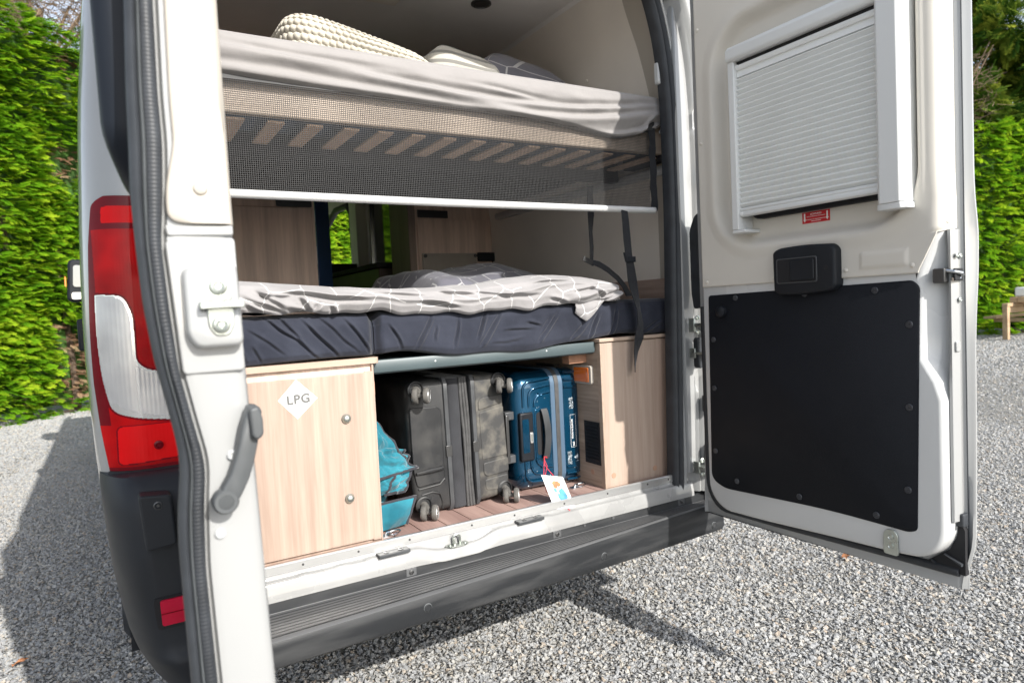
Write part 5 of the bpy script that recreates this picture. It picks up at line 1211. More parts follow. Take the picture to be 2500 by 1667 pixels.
SWAG = [([(.10,1.842),(.45,1.835),(.75,1.822),(1.05,1.806)], .007, .012), ([(.62,1.862),(.90,1.846),(1.15,1.838),(1.38,1.845),(1.58,1.866),(1.74,1.893)], .010, .011),
        ([(1.02,1.822),(1.22,1.812),(1.42,1.817),(1.58,1.838),(1.76,1.868)], .010, .011), ([(1.56,1.776),(1.66,1.792),(1.78,1.833)], .008, .009), ([(.25,1.886),(.50,1.876),(.72,1.872)], .006, .009), ([(1.05,1.868),(1.25,1.852)], .008, .006)]
# --- lower mattress: two pads under stretched navy sheets
def pad(x0, x1, label, seed, sag, hx=0):
    def fn(u, v):
        ex = .028
        zb, zt = 1.0585, 1.188
        prof = [(.30,zb+.001),(.085,zb),(.062,zb+.004),(.054,zb+.018),(.053,zb+.060),(.054,zt-.034),(.060,zt-.012),(.078,zt-.002),(.12,zt),(.6,zt+.004),(1.38,zt)]
        y, z = perim(prof, .128*v/.08 if v < .08 else (.128 + .122*(v-.08)/.74 if v < .82 else .25 + .749*(v-.82)/.18))
        x = lerp(x0, x1, u); e = min(x-x0, x1-x)
        r = smooth(.0, ex, e); 
        front = smooth(.25,.06,y)
        if z < zt-.02: z = z - (sag(x) if z < zb+.05 else 0)*smooth(zb+.05,zb,z)
        y += (1-r)**1.5*.022*front
        if z > 1.15: z -= (1-r)**2*.018
        # diagonal pull folds on the front
        f = 0
        f += crease(NAVY, x, z, .0085, .0034)*smooth(1.058,1.07,z)*smooth(1.198,1.175,z)
        f += .005*nz(x*6+seed, z*11, y*4) + .0035*nz(x*15 + z*11 + seed, z*7 - x*5, 2) + .0012*nz(x*20+seed, z*26)
        return (x, y + f*front*r, z + .003*nz(x*5, y*5, seed)*(1-front))
    o = cloth('mattress', max(60, int((x1-x0)*330)), 84, fn, M['navy_sheet'], sub=1); return tag(o, label, 'mattress')
pad(.13, .655, 'short navy sheeted mattress pad on the left birch cabinet', 3.1, lambda x: .004*math.sin(x*9))
pad(.6575, 1.825, 'long navy sheeted mattress pad on the slate grey board', 9.7, lambda x: .018*smooth(.72,1.0,x)*smooth(1.5,1.2,x)+.005*math.sin(x*7)+.004*math.sin(x*23))
# --- patterned duvet lying on the lower bed
TOPZ = [(.10,1.275),(.31,1.286),(.45,1.272),(.60,1.262),(.75,1.256),(.90,1.253),(1.02,1.262),(1.15,1.278),(1.28,1.289),(1.36,1.283),(1.44,1.268),(1.52,1.264),(1.575,1.243),(1.60,1.20)]
HEM = [(.10,1.205),(.31,1.201),(.42,1.190),(.60,1.188),(.72,1.180),(.84,1.170),(1.0,1.170),(1.15,1.172),(1.28,1.178),(1.36,1.186),(1.44,1.184),(1.53,1.184),(1.58,1.19),(1.6,1.195)]
def duv_s(v): return .17*v/.72 if v < .72 else .17 + .83*(v-.72)/.28
def duvet_fn(u, v):
    x = lerp(.10, 1.590, u); zt = stable(TOPZ, x, .05); zh = stable(HEM, x, .05)
    zh += .004*math.sin(x*31) + .003*math.sin(x*57+1)
    mz = lerp(zh, zt, .5)
    prof = [(.060,zh+.010),(.050,zh+.003),(.043,zh),(.032,zh+.008),(.024,lerp(zh,zt,.30)),(.026,lerp(zh,zt,.58)),(.040,lerp(zh,zt,.82)),(.070,zt-.006),(.12,zt),(.20,zt-.003),(.34,zt-.02),(.55,zt-.05),(.80,1.20)]
    y, z = perim(prof, duv_s(v))
    front = smooth(.14,.05,y)
    # gathers: strong on the left, soft elsewhere
    f = crease(DUV, x, z, .012, .0048)*front
    f += .006*nz(x*8, z*16, 1.7)*front + .012*nz(x*3.2, z*5, 4.)*front + .002*nz(x*26, z*34)*front
    # a long soft fold sweeping along the upper front, and the rolled right end
    d = z - (lerp(zh,zt,.62) + .012*math.sin(x*5.2))
    f += -.010*math.exp(-(d/.007)**2)*front*smooth(.35,.5,x)*smooth(1.5,1.35,x)
    d2 = z - (lerp(zh,zt,.30) + .22*(x-1.40)); f += -.012*math.exp(-(d2/.010)**2)*front*smooth(1.28,1.40,x)
    d3 = z - (lerp(zh,zt,.60) + .10*(x-1.45)); f += .010*math.exp(-(d3/.010)**2)*front*smooth(1.36,1.46,x)
    endr = smooth(1.592,1.535,x); y = lerp(.14, y, endr**.5); z = lerp(lerp(zh,zt,.5), z, endr**.45)
    z += (.010*nz(x*5, y*7, 3) + .006*nz(x*13, y*11))*(1-front)
    return (x, y + f, z)
def arc_uv(u, v): return (u*1.5 + .0, duv_s(v)*.86)
o = cloth('duvet', 380, 84, duvet_fn, M['duvet'], arc_uv, sub=1); tag(o, 'light grey duvet with white line pattern spread along the lower bed', 'duvet')
# corner flap hanging over the mattress
def flap(u, v):
    x = lerp(1.352, 1.475, u); zt = 1.190; zb = 1.186 - .066*max(0, 1 - abs((x-1.395)/.075))**.8
    z = lerp(zt, zb, v); return (x, .0445 - .010*math.sin(math.pi*v)**.6 + .004*math.sin(u*7+1) + .003*nz(u*4,v*4), z)
fo = cloth('corner_flap', 30, 20, flap, M['duvet'], lambda u, v: (1.33+u*.14, .05-v*.07), parent=o, thick=.004)
# darker bedding heaped behind it
def heap(u, v):
    x = lerp(1.00, 1.80, u); y = lerp(.42, 1.30, v)
    h = .085*math.exp(-((x-1.46)/.20)**2)*smooth(0,.5,v) + .050*math.exp(-((x-1.13)/.11)**2)
    z = 1.245 + .10*smooth(0,.4,v)*0 + h*1.0 + .05*smooth(0,.45,v) + .006*nz(x*9,y*9) + .008*ridge(x*20+y*7+nz(x*4,y*4)*2)*.6
    e = min(u, 1-u, (1-v))*9; z = lerp(1.195, z, smooth(0,1,e)); 
    if v < .12: z = lerp(1.20, z, smooth(0,.12,v))
    return (x, y, z)
o = cloth('duvet', 90, 70, heap, M['duvet_dark'], lambda u, v: (u*.9, v*1.0), sub=1); tag(o, 'dark grey patterned duvet heaped at the back of the lower bed', 'duvet')
# --- upper mattress under its grey fitted sheet
UB = [(.10,1.806),(.29,1.803),(.50,1.796),(.75,1.793),(1.03,1.790),(1.25,1.783),(1.42,1.769),(1.53,1.757),(1.585,1.752),(1.64,1.765),(1.72,1.787),(1.80,1.812),(1.83,1.83)]
def upper(u, v):
    x = lerp(.10, 1.832, u); zb = stable(UB, x, .03); zt = 1.921
    prof = [(.30,zb+.02),(.105,zb+.006),(.070,zb),(.055,zb+.010),(.050,lerp(zb,zt,.3)),(.050,lerp(zb,zt,.7)),(.054,zt-.015),(.066,zt-.003),(.09,zt),(.5,zt+.006),(1.25,zt)]
    y, z = perim(prof, .125*v/.10 if v < .10 else (.125 + .135*(v-.10)/.70 if v < .80 else .26 + .739*(v-.80)/.20))
    front = smooth(.16,.06,y)*smooth(zt+.0,zt-.02,z)
    # long swags, running from upper left to lower right
    f = 0
    f = 0
    for tab, am, w in SWAG:
        if not tab[0][0]-.12 < x < tab[-1][0]+.12: continue
        d = z - stable(tab, x, .05); k = smooth(tab[0][0]-.12, tab[0][0]+.18, x)*smooth(tab[-1][0]+.12, tab[-1][0]-.15, x)
        f += am*k*(math.exp(-(d/w)**2) - .8*math.exp(-((d+1.9*w)/(1.4*w))**2))
    f += .004*nz(x*4,z*18,2)+.0016*nz(x*14,z*40)
    d = (x-1.70) - .9*(z-1.80); f += (-.014*math.exp(-(d/.012)**2) + .010*math.exp(-((d-.03)/.014)**2))*smooth(1.86,1.80,z)
    f = f*front - .006*front*math.sin(math.pi*min(1,max(0,(z-zb)/(zt-zb))))
    r = smooth(1.834,1.775,x)**.5; y += (1-r)*.06; z = lerp(lerp(zb,zt,.45), z, .35+.65*r) if x > 1.775 else z
    return (x, y + 1.5*f, z)
o = cloth('mattress', 300, 80, upper, M['grey_sheet'], sub=1); tag(o, 'pale grey sheeted mattress overhanging the upper bunk', 'mattress')
# --- chunky knit cushion
def knit_fn(d): return 1.0
def knit():
    """a thick knitted box cushion: rings along a rounded outline, stitches laid out by length"""
    o = rrect(-.245,.245,-.17,.17,.075,12)+[rrect(-.245,.245,-.17,.17,.075,12)[0]]
    nu = 430; ring = [perim(o, i/nu) for i in range(nu)]; T = sum(math.dist(a,b) for a, b in zip(o, o[1:]))
    prof = [(.0,-1.0),(.55,-1.0),(.80,-.93),(.93,-.70),(.99,-.30),(1.0,.15),(.97,.52),(.89,.82),(.76,.97),(.55,1.05),(0.0,1.12)]
    nv = 176; H = .066; rows = []; c = Vector((.742,.385,1.985)); lp = 0; last = None
    for j in range(nv+1):
        k, h = perim(prof, j/nv); row = []
        dl = 0 if last is None else math.hypot((k-last[0])*.2, (h-last[1])*H); lp += dl; last = (k, h)
        for i, (x, y) in enumerate(ring):
            s = i/nu*round(T/.021); q = lp/.0185; r = math.floor(q); fr = q - r
            ph = (s + .5*(r % 2)) % 1.0
            lump = math.sqrt(max(0, 1 - (abs(2*ph-1)**2.4 + abs(2*fr-1)**2.4)*.98))
            d = Vector((x/.245, y/.17, 0)); d.normalize(); side = smooth(.55,.95,k)
            nrm = (d*side + Vector((0,0,1 if h > 0 else -1))*(1-side)).normalized()
            m = max(.0008, k)
            p = Vector((x*m, y*m, h*H*(1-.34*(x*m/.245) - .10*(x*m/.245)**2))) + nrm*(.0105*lump - .005)*smooth(.05,.2,k)
            p.z += -.11*p.x + .010*nz(p.x*6, p.y*6)
            row.append(c + p)
        rows.append(row)
    mb = MB(); mb.loft(rows); return build('cushion', mb, M['knit'], None, sm=80, origin=(.742,.385,1.925))
tag(knit(), 'chunky cream knit cushion lying on the upper bunk', 'cushion')
# --- striped pillow and patterned pillow further in
def pillow(name, c, rx, ry, rz, m, tilt, yaw=0, seed=0, uvs=1.0):
    def fn(u, v):
        th = math.pi*(v-.5); ph = 2*math.pi*u
        def sup(t, e): return math.copysign(abs(t)**e, t)
        p = Vector((sup(math.cos(th),.8)*sup(math.cos(ph),.4)*rx, sup(math.cos(th),.8)*sup(math.sin(ph),.4)*ry, math.sin(th)*rz*(1-.35*(abs(math.cos(ph))**6))))
        p *= 1 + .06*nz(p.x*7+seed, p.y*7, p.z*7) + .03*nz(p.x*19, p.y*19+seed, p.z*19)
        p = Matrix.Rotation(tilt, 3, 'Y') @ p; p = Matrix.Rotation(yaw, 3, 'Z') @ p
        return Vector(c) + p
    return cloth(name, 80, 40, fn, m, lambda u, v: (u*uvs, v*uvs*.5), origin=c)
def striped():
    m = fabric('striped', (.46,.44,.39), .05); N = m.node_tree.nodes; L = m.node_tree.links; b = N['Principled BSDF']
    src = b.inputs['Base Color'].links[0].from_socket
    tc = N.new('ShaderNodeTexCoord'); sp = N.new('ShaderNodeSeparateXYZ'); L.new(tc.outputs['Object'], sp.inputs[0])
    w = N.new('ShaderNodeTexWave'); w.bands_direction = 'Z'; w.inputs['Scale'].default_value = 9; w.inputs['Phase Offset'].default_value = 2.0; L.new(tc.outputs['Object'], w.inputs['Vector'])
    g = N.new('ShaderNodeMath'); g.operation = 'GREATER_THAN'; g.inputs[1].default_value = .72; L.new(w.outputs['Fac'], g.inputs[0])
    mx = N.new('ShaderNodeMix'); mx.data_type = 'RGBA'; L.new(g.outputs[0], mx.inputs['Factor']); L.new(src, mx.inputs['A']); mx.inputs['B'].default_value = (.20,.195,.18,1); L.new(mx.outputs['Result'], b.inputs['Base Color'])
    return m
tag(pillow('cushion', (1.15,.50,2.03), .165,.16,.095, striped(), R(4), R(8), 3), 'cream cushion with grey stripes beside the knit cushion', 'cushion')
tag(pillow('pillow', (1.54,.74,2.075), .25,.20,.15, M['duvet_dark'], R(6), 0, 7, 1.2), 'crumpled grey patterned pillow at the back of the upper bunk', 'pillow')
# --- fine fall net under the upper bunk, with its aluminium tube
net = thing('bunk_net', 'fine dark mesh net hanging under the upper bunk on an aluminium tube', 'net', (1.0,.06,1.507))
mb = MB(); x = .16
px = .0054; 
while x < 1.722:
    mb.box(x-.00045, x+.00045, .0585, .0600, 1.512, 1.800); x += px
build('mesh', mb, None, net, sm=0); 
M['net'] = mat('net', (.035,.035,.036), .6); bpy.data.objects['mesh'].data.materials.append(M['net'])
mb = MB(); z = 1.516
while z < 1.80: mb.box(.16, 1.724, .0580, .0592, z-.00045, z+.00045); z += px
build('mesh', mb, M['net'], net, sm=0)
mb = MB(); mb.ribbon([(1.741,.0585+.002*math.sin(z*60),z) for z in [1.506+.02*k for k in range(17)]], (1,0,0), [.030+.003*math.sin(k*1.9) for k in range(17)], .003); build('edge_tape', mb, M['webbing'], net)
mb = MB(); mb.box(.16,1.745,.0575,.061,1.795,1.815); build('top_tape', mb, M['net'], net)
mb = MB(); mb.tube([(.15,.058,1.5055),(.9,.058,1.5035),(1.738,.058,1.5065)], .0115, 16); build('tube', mb, M['white_alu'], net, sm=60)
mb = MB(); mb.lathe((1.737,.058,1.5065), (1,0,0), [(.0118,0),(.0118,.004),(.0095,.006),(.0,.006)], 18); build('tube_cap', mb, M['alu'], net)
# --- two webbing straps hanging from the bunk
st1 = thing('webbing_strap', 'short grey black strap with a buckle, hanging left of the long strap', 'strap', (1.52,.16,1.34))
mb = MB(); pts = [(1.520,.150,1.60),(1.521,.152,1.50),(1.519,.155,1.44),(1.523,.158,1.38),(1.521,.160,1.335)]; mb.ribbon(pts, [(1,.15,0),(1,.1,0),(1,.5,0),(1,.3,0),(1,.2,0)], [.030,.030,.027,.022,.017], .0022); build('upper_webbing', mb, M['webbing'], st1, sm=60)
mb = MB(); mb.prism(rrect(-.026,.026,-.009,.009,.003), 'y', -.003, .003); mt_ = Matrix.Rotation(R(-24),4,'Y'); mb.v = [tuple(Vector((1.508,.160,1.333)) + (Matrix.Rotation(R(24),4,'Y') @ Vector(p)).to_3d()) for p in mb.v]; build('buckle', mb, M['dark_metal'], st1, bevel=.0015)
pts = [(1.524,.155,1.328),(1.548,.145,1.318),(1.572,.13,1.298),(1.597,.11,1.268),(1.612,.09,1.235),(1.618,.075,1.20)]
mb = MB(); mb.ribbon(pts, [(.3,.3,1),(.2,.6,1),(.5,.6,.7),(.8,.5,.4),(1,.4,.2),(1,.2,0)], [.018,.030,.034,.034,.033,.033], .0022); build('lower_webbing', mb, M['webbing'], st1, sm=60)
st2 = thing('webbing_strap', 'long black strap hanging from the tube down past the lower mattress', 'strap', (1.585,.0,.93))
pts = [(1.590,.050,1.505),(1.590,.045,1.46),(1.589,.040,1.40),(1.590,.036,1.345),(1.592,.032,1.31),(1.596,.028,1.25),(1.598,.018,1.20),(1.602,.008,1.15),(1.606,.006,1.10),(1.600,.010,1.05),(1.592,.020,1.00),(1.588,.022,.96),(1.586,.022,.932)]
mb = MB(); mb.ribbon(pts, [(1,.1,0),(1,.05,0),(1,0,0),(1,.2,0),(1,.1,0),(1,-.1,0),(1,.2,0),(1,.6,0),(1,.3,0),(1,-.2,0),(1,.5,0),(1,.9,0),(1,1.2,0)], [.030,.031,.032,.036,.038,.038,.037,.036,.035,.035,.033,.031,.028], .0025); build('webbing', mb, M['webbing'], st2, sm=60)
mb = MB(); mb.box(1.572,1.614,.026,.034,1.318,1.338); mb.prism([(1.570,1.318),(1.578,1.318),(1.570,1.352),(1.562,1.352)], 'y', .024, .034); build('buckle', mb, M['black_plastic'], st2, bevel=.002)

# ------------------------------------------------------------------ luggage
M['case_black'] = mat('case_black', (.020,.021,.023), .48, bump=.35, bs=700, var=.3, vs=14, rvar=.12, col2=(.043,.042,.040), contrast=(.45,.75))
M['case_dusty'] = mat('case_dusty', (.052,.052,.052), .6, bump=.35, bs=600, vs=22, rvar=.15, col2=(.19,.175,.145), var=.2, contrast=(.45,.80), detail=12)
M['case_cloth'] = fabric('case_cloth', (.035,.036,.040), .2, 800, .6, .2)
M['zip'] = mat('zip', (.06,.06,.06), .55, bump=.6, bs=400, var=.2, vs=40)
M['wheel_rubber'] = mat('wheel_rubber', (.105,.10,.092), .75, var=.2, vs=60, bump=.3, bs=500)
M['wheel_hub'] = mat('wheel_hub', (.14,.14,.135), .5)
case = thing('suitcase', 'scuffed black suitcase standing on its side with four wheels facing out', 'suitcase', (.94,.40,FZ))
def shell(nm, outl, y0, y1, m, r=.02, lab=None, dy=.0):
    rows = []
    for d, y in ((r*1.0, y0), (r*.45, y0+r*.12), (r*.12, y0+r*.5), (0, y0+r), (0, y1-r), (r*.5, y1)):
        rows.append([((q[0] if .88 < q[0] < 1.008 else p[0]), y, p[1]) for p, q in zip(inset(outl, d), outl)])      # the seam side stays square
    mb = MB(); mb.loft(rows); return build(nm, mb, m, case, sm=50, label=lab)
shell('shell', round_poly([(.7655,.968),(.886,.968),(.893,.553),(.800,.556),(.779,.585),(.768,.70)], [.03,.004,.004,.02,.03,.1], 5), .128, .70, M['case_black'], .02, 'clean black left half shell')
shell('shell', round_poly([(1.001,.968),(1.104,.968),(1.116,.70),(1.119,.60),(1.095,.562),(1.006,.556)], [.004,.03,.1,.04,.03,.004], 5), .128, .70, M['case_dusty'], .02, 'dust covered right half shell')
mb = MB(); mb.loft([[(lerp(.904,.911,t)+.001,.140,z),(lerp(.912,.918,t),.134,z),(lerp(.93,.938,t)+.004*math.sin(t*5),.1325,z),(lerp(.946,.955,t)+.002*math.sin(t*9),.137,z),(lerp(.948,.957,t),.30,z),(lerp(.904,.911,t),.30,z)] for t, z in [(k/20, lerp(.966,.552,k/20)) for k in range(21)]]); build('expansion_cloth', mb, M['case_cloth'], case, sm=60)
for a, b in ((.9475,.957),(.957,.966),(.9655,.974)):
    mb = MB(); mb.tube([(lerp(a,a+.010,t)+.005+.0018*math.sin(t*8+a*90), .136, lerp(.968,.550,t)) for t in [k/24 for k in range(25)]], .0056, 8); build('zip_tape', mb, M['zip'], case, sm=60)
mb = MB(); mb.box(.945,.985,.145,.69,.555,.966); build('zip_core', mb, M['case_cloth'], case)
for x0, x1, t0, t1 in ((.886,.904,.892,.911),(.982,1.001,.988,1.006)):
    rows = []
    for k in range(21):
        t = k/20; z = lerp(.9705,.549,t); a, b = lerp(x0,t0,t), lerp(x1,t1,t); e = .012*max(0, abs(t-.5)*2-.9)*10
        rows.append([(a,.150,z),(a,.130+e,z),(a+.003,.1235+e,z),(b-.003,.1235+e,z),(b,.130+e,z),(b,.150,z)])
    mb = MB(); mb.loft(rows); rb = build('trim_band', mb, M['grey_plastic'], case, sm=40)
    mb = MB(); t = .52; mb.box(lerp(x0,t0,t)-.001, lerp(x1,t1,t)+.001, .1222, .13, .722, .756); build('band_joint', mb, M['dark_metal'], case, bevel=.001)
# recessed panels and ribs moulded into the shells
def plate(poly, y, m, r=.008, bev=.003, nm='moulded_panel'):
    mb = MB(); mb.prism(round_poly(poly, r), 'y', y, .135); return build(nm, mb, m, case, bevel=bev, seg=3)
plate([(.7735,.888),(.866,.884),(.879,.870),(.880,.660),(.870,.646),(.786,.640),(.775,.70)], .1245, M['case_black'], .010)
plate([(.7765,.838),(.868,.840),(.871,.690),(.782,.688)], .1265, M['case_black'], .005)
mb = MB(); mb.tube([(.782,.118,.6855),(.83,.118,.688),(.872,.118,.690)], [.004,.007,.006], 8); build('moulded_rib', mb, M['case_black'], case)
mb = MB(); mb.tube([(.790,.126,.634),(.86,.124,.640),(.878,.126,.655)], .003, 6); build('moulded_rib', mb, M['case_black'], case)
mb = MB(); mb.tube([(.80,.127,.615),(.835,.125,.620),(.860,.125,.610),(.868,.127,.585),(.868,.129,.56)], .0028, 6); build('moulded_rib', mb, M['case_black'], case)
plate([(1.010,.882),(1.020,.892),(1.099,.900),(1.101,.870),(1.010,.853)], .1245, M['case_dusty'], .006)
plate([(1.012,.845),(1.103,.858),(1.110,.695),(1.016,.690)], .1262, M['case_dusty'], .005)
plate([(1.018,.680),(1.112,.688),(1.113,.640),(1.030,.634),(1.019,.645)], .1248, M['case_dusty'], .008)
plate([(1.022,.625),(1.112,.632),(1.106,.592),(1.060,.585),(1.024,.59)], .1264, M['case_dusty'], .01)
def castor(cx, cz, yaw, shellside):
    """twin-disc spinner castor standing out of the case bottom"""
    r = .0245; a = Vector((math.cos(yaw), math.sin(yaw), 0)); c0 = Vector((cx, .084, cz))
    mb = MB(); mb.lathe((cx,.128,cz+.014), (0,-1,0), [(.027,-.003),(.027,.004),(.023,.006),(.020,.001),(0,.001)], 22); hs_ = build('castor_socket', mb, M['case_black'], case)
    mb = MB(); mb.tube([(cx,.130,cz+.014),(cx,.112,cz+.012),(cx,.094,cz+.004),c0], [.013,.011,.0085,.007], 10); mb.tube([c0-a*.014, c0+a*.014], .007, 10); fk = build('castor_fork', mb, M['wheel_rubber'], case, sm=60)
    for s in (-1, 1):
        mb = MB(); c = c0 + a*s*.0165; mb.lathe(c, a*s, [(.008,-.0078),(r*.78,-.0082),(r*.95,-.0065),(r,-.003),(r,.004),(r*.94,.0068),(r*.84,.0075)], 26); w = build('castor_wheel', mb, M['wheel_rubber'], case, sm=40)
        mb = MB(); mb.lathe(c, a*s, [(r*.84,.0072),(r*.82,.0084),(r*.76,.0084),(r*.74,.0066),(r*.4,.0070),(r*.2,.0080),(0,.0082)], 26); build('castor_hub', mb, M['wheel_hub'], w, sm=40)
        mb = MB(); mb.tube([c + a*s*.0082 + (Vector((0,0,1))*math.cos(R(t)) + a.cross(Vector((0,0,1)))*math.sin(R(t)))*r*.80 for t in range(0,360,18)], .0011, 5, closed=True); build('hub_ring', mb, M['alu'], w)
for cx, cz in ((.797,.928),(1.088,.929),(.804,.5695),(1.094,.5695)): castor(cx, cz, R(-34), 0)

# --- blue hard-shell case
M['case_blue'] = mat('case_blue', (.004,.055,.115), .22, metal=.5, coat=.8, var=.2, vs=5, bump=.1, bs=300, rvar=.06)
M['case_band'] = mat('case_band', (.085,.14,.21), .45, metal=.2, bump=.1, bs=300)
blue = thing('suitcase', 'glossy metallic blue hard suitcase beside the black one', 'suitcase', (1.30,.42,FZ))
def bshell(nm, x0, x1, rl, rr, y0, lab):
    """rounded half shell: big radius on its outer side, flat where it meets the band"""
    rows = []; z0, z1 = .548, .958
    def outl(d):
        o = []
        for (cu, cv, a0, r) in ((x0+rl, z0+rl, 180, rl), (x1-rr, z0+rr, 270, rr), (x1-rr, z1-rr, 0, rr), (x0+rl, z1-rl, 90, rl)):
            for k in range(9): a = R(a0 + 90*k/8); q = max(.001, r-d); o.append((cu + (q if r > d else r-d)*math.cos(a), cv + (q if r > d else r-d)*math.sin(a)))
        return o
    def lim(p, d):      # flat side stays put
        return p
    R0 = .045
    for k in range(10):
        a = R(90)*k/9; d = R0*(1-math.sin(a)); rows.append([(p[0], y0 + R0*(1-math.cos(a)), p[1]) for p in outl(d)])
    big = rows[:1]
    mb = MB(); rows2 = []
    for r_ in rows:
        rows2.append([((x1 if rr < .01 and abs(p[0]-x1) < .05 and p[0] > x1-.047 else (x0 if rl < .01 and p[0] < x0+.047 else p[0])), p[1], p[2]) for p in r_])
    rows2.append([(p[0], .72, p[2]) for p in rows2[-1]])
    mb.loft(rows2); return build(nm, mb, M['case_blue'], blue, sm=50, label=lab)
def half(nm, xo, xi, y0, lab):
    """loft across x: outer face at xo, rim at xi; each slice is a rounded rectangle in (y, z)"""
    rows = []; s = 1 if xi > xo else -1; Wd = abs(xi-xo)
    for k in range(13):
        t = k/12; a = R(90)*min(1, t*1.55); d = .042*(1-math.sin(a))
        x = xo + s*Wd*t if t*1.55 > 1 else xo + s*.042*(1-math.cos(a))*min(1, Wd/.065)
        rows.append([(x, p[0], p[1]) for p in rrect(y0+d, .76-d, .548+d, .958-d, .055-d*.6, 8)])
    mb = MB(); mb.loft(rows); return build(nm, mb, M['case_blue'], blue, sm=50, label=lab)
half('shell', 1.158, 1.303, .142, 'blue left half shell'); half('shell', 1.442, 1.352, .142, 'blue right half shell')
def loop_yz(x, w, grow, m, nm, y0=.142):
    mb = MB(); o = rrect(y0-grow, .76+grow, .548-grow, .958+grow, .058, 8); i = inset(o, .012)
    rows = [[(xx, p[0], p[1]) for p in q] for xx, q in ((x-w/2, i),(x-w/2, o),(x+w/2, o),(x+w/2, i))]
    mb.loft(rows+[rows[0]], caps=False); return build(nm, mb, m, blue, bevel=.0015)
loop_yz(1.3105,.018,.003,M['case_band'],'rim_band'); loop_yz(1.3445,.018,.003,M['case_band'],'rim_band'); loop_yz(1.3275,.017,.0045,M['zip'],'zip_band')
# pressed corner ridges
def ridge_path(k, low):
    d = .016 + .024*k; x1 = 1.298; x0 = 1.190 + .022*k; rr = .030
    ztop = (.958 - .010 - d) if not low else (.548 + .012 + d); zend = .84 if not low else .655; s = 1 if not low else -1
    yy = lambda x: .1405 + .040*(1-math.sin(math.acos(max(-1,min(1,(1.204-x)/.045))))) if x < 1.204 else .1405
    pts = [(x1, .1405, ztop), (1.25,.1405, ztop-s*.004)] + [(x0+rr-rr*math.sin(R(a)), yy(x0+rr-rr*math.sin(R(a))), ztop-s*(.006+rr-rr*math.cos(R(a)))) for a in range(0,91,15)] + [(x0, yy(x0), zend)]
    return pts
mb = MB()
for k in range(3):
    for low in (False, True): mb.tube(ridge_path(k, low), .0048, 7)
for k in range(3):
    for z in (.945-.026*k, .566+.022*k): mb.tube([(1.358,.1405,z),(1.40,.1410,z-.002),(1.428,.158,z-.003)], .0045, 7)
build('corner_ridges', mb, M['case_blue'], blue, sm=60)
mb = MB(); mb.prism([(1.172,.822),(1.226,.822),(1.226,.655),(1.172,.655)], 'y', .1365, .20); hsg = build('handle_housing', mb, M['black_plastic'], blue, bevel=.006, seg=3)
mb = MB(); mb.prism(rrect(1.180,1.206,.685,.800,.004), 'y', .1355, .1370); build('handle_slot', mb, M['case_blue'], blue)
mb = MB(); mb.prism(rrect(1.2085,1.2205,.716,.753,.003), 'y', .1335, .1367); build('badge', mb, M['alu'], blue, bevel=.001)
mb = MB(); mb.prism(rrect(1.2120,1.2170,.723,.746,.001), 'y', .1330, .1338); build('badge_mark', mb, M['zinc'], blue)
for z in (.815,.668):
    mb = MB(); mb.box(1.125,1.160,.155,.185,z-.014,z+.014); build('pull_handle', mb, M['grey_plastic'], blue, bevel=.003)
mb = MB(); mb.box(1.125,1.138,.152,.186,.66,.82); build('pull_handle', mb, M['dark_metal'], blue, bevel=.003)
mb = MB(); mb.prism(rrect(1.232,1.292,.655,.830,.008), 'y', .1385, .150); build('handle_recess', mb, M['case_blue'], blue, bevel=.003)
mb = MB(); mb.prism(rrect(1.238,1.262,.670,.818,.010), 'y', .1375, .150); build('handle_shadow_well', mb, M['dark_gap'], blue)
pts = [(1.266+.006*math.sin(math.pi*t), .134-.014*math.sin(math.pi*t)**.6, lerp(.828,.655,t)) for t in [k/16 for k in range(17)]]
mb = MB(); mb.ribbon(pts, (1,.12,0), .027, .006); build('carry_handle', mb, M['grey_plastic'], blue, sm=50, bevel=.0015)
# stamped lettering and scraped-off stickers on the right shell
mb = MB()
o = rrect(1.381,1.405,.676,.792,.003); i = inset(o, .0009)
rows = [[(p[0],.1412,p[1]) for p in o],[(p[0],.1412,p[1]) for p in i]]; mb.loft(rows, caps=False); build('stamp_frame', mb, M['print_white'], blue, sm=0)
text_obj('stamp_text', 'MADE IN EUROPE', .0088, (1.3895,.1412,.741), (R(90),R(-90),0), M['print_white'], blue, .0001)
text_obj('stamp_text', '360', .0105, (1.3935,.1412,.687), (R(90),R(-90),0), M['print_white'], blue, .0001)
M['scrape'] = mat('scrape', (.42,.47,.50), .7, var=.6, vs=90, contrast=(.4,.6))
mb = MB(); rg = random.Random(4)
def flake(cx, cz, w, h, n):
    for _ in range(n):
        x, z = cx+rg.uniform(-w,w), cz+rg.uniform(-h,h); s = rg.uniform(.0006,.0022); mb.add([(x-s,.1413,z-s*.6),(x+s*.8,.1413,z-s),(x+s,.1413,z+s*.7),(x-s*.6,.1413,z+s)], [(0,1,2,3)])
flake(1.388,.832,.008,.020,110); flake(1.374,.640,.008,.022,120); flake(1.40,.62,.02,.06,8); flake(1.255,.845,.03,.03,7); flake(1.24,.60,.05,.03,8)
mb.add([(1.392,.1413,.640),(1.409,.1413,.648),(1.4085,.1413,.632),(1.398,.1413,.634)], [(0,1,2,3)])
build('scuff_marks', mb, M['scrape'], blue, sm=0)
def set_back(root, skip=()):
    """the cases were measured 47 mm too near: true size and depth"""
    K = 1.0245
    for o in [c for r in root.children for c in (r, *r.children)]:
        if o.rotation_euler.x:
            w = WL[o]; o.location = Vector((w.x*K, w.y+.047, 1.18+(w.z-1.18)*K)) - WL[root]; o.scale = (K, K, K); continue
        for v in o.data.vertices:
            w = v.co + WL[o]; w = Vector((w.x*K, w.y + .047 if w.y < .3 else w.y + .06, 1.18 + (w.z - 1.18)*K)); v.co = w - WL[o]
set_back(case); set_back(blue)
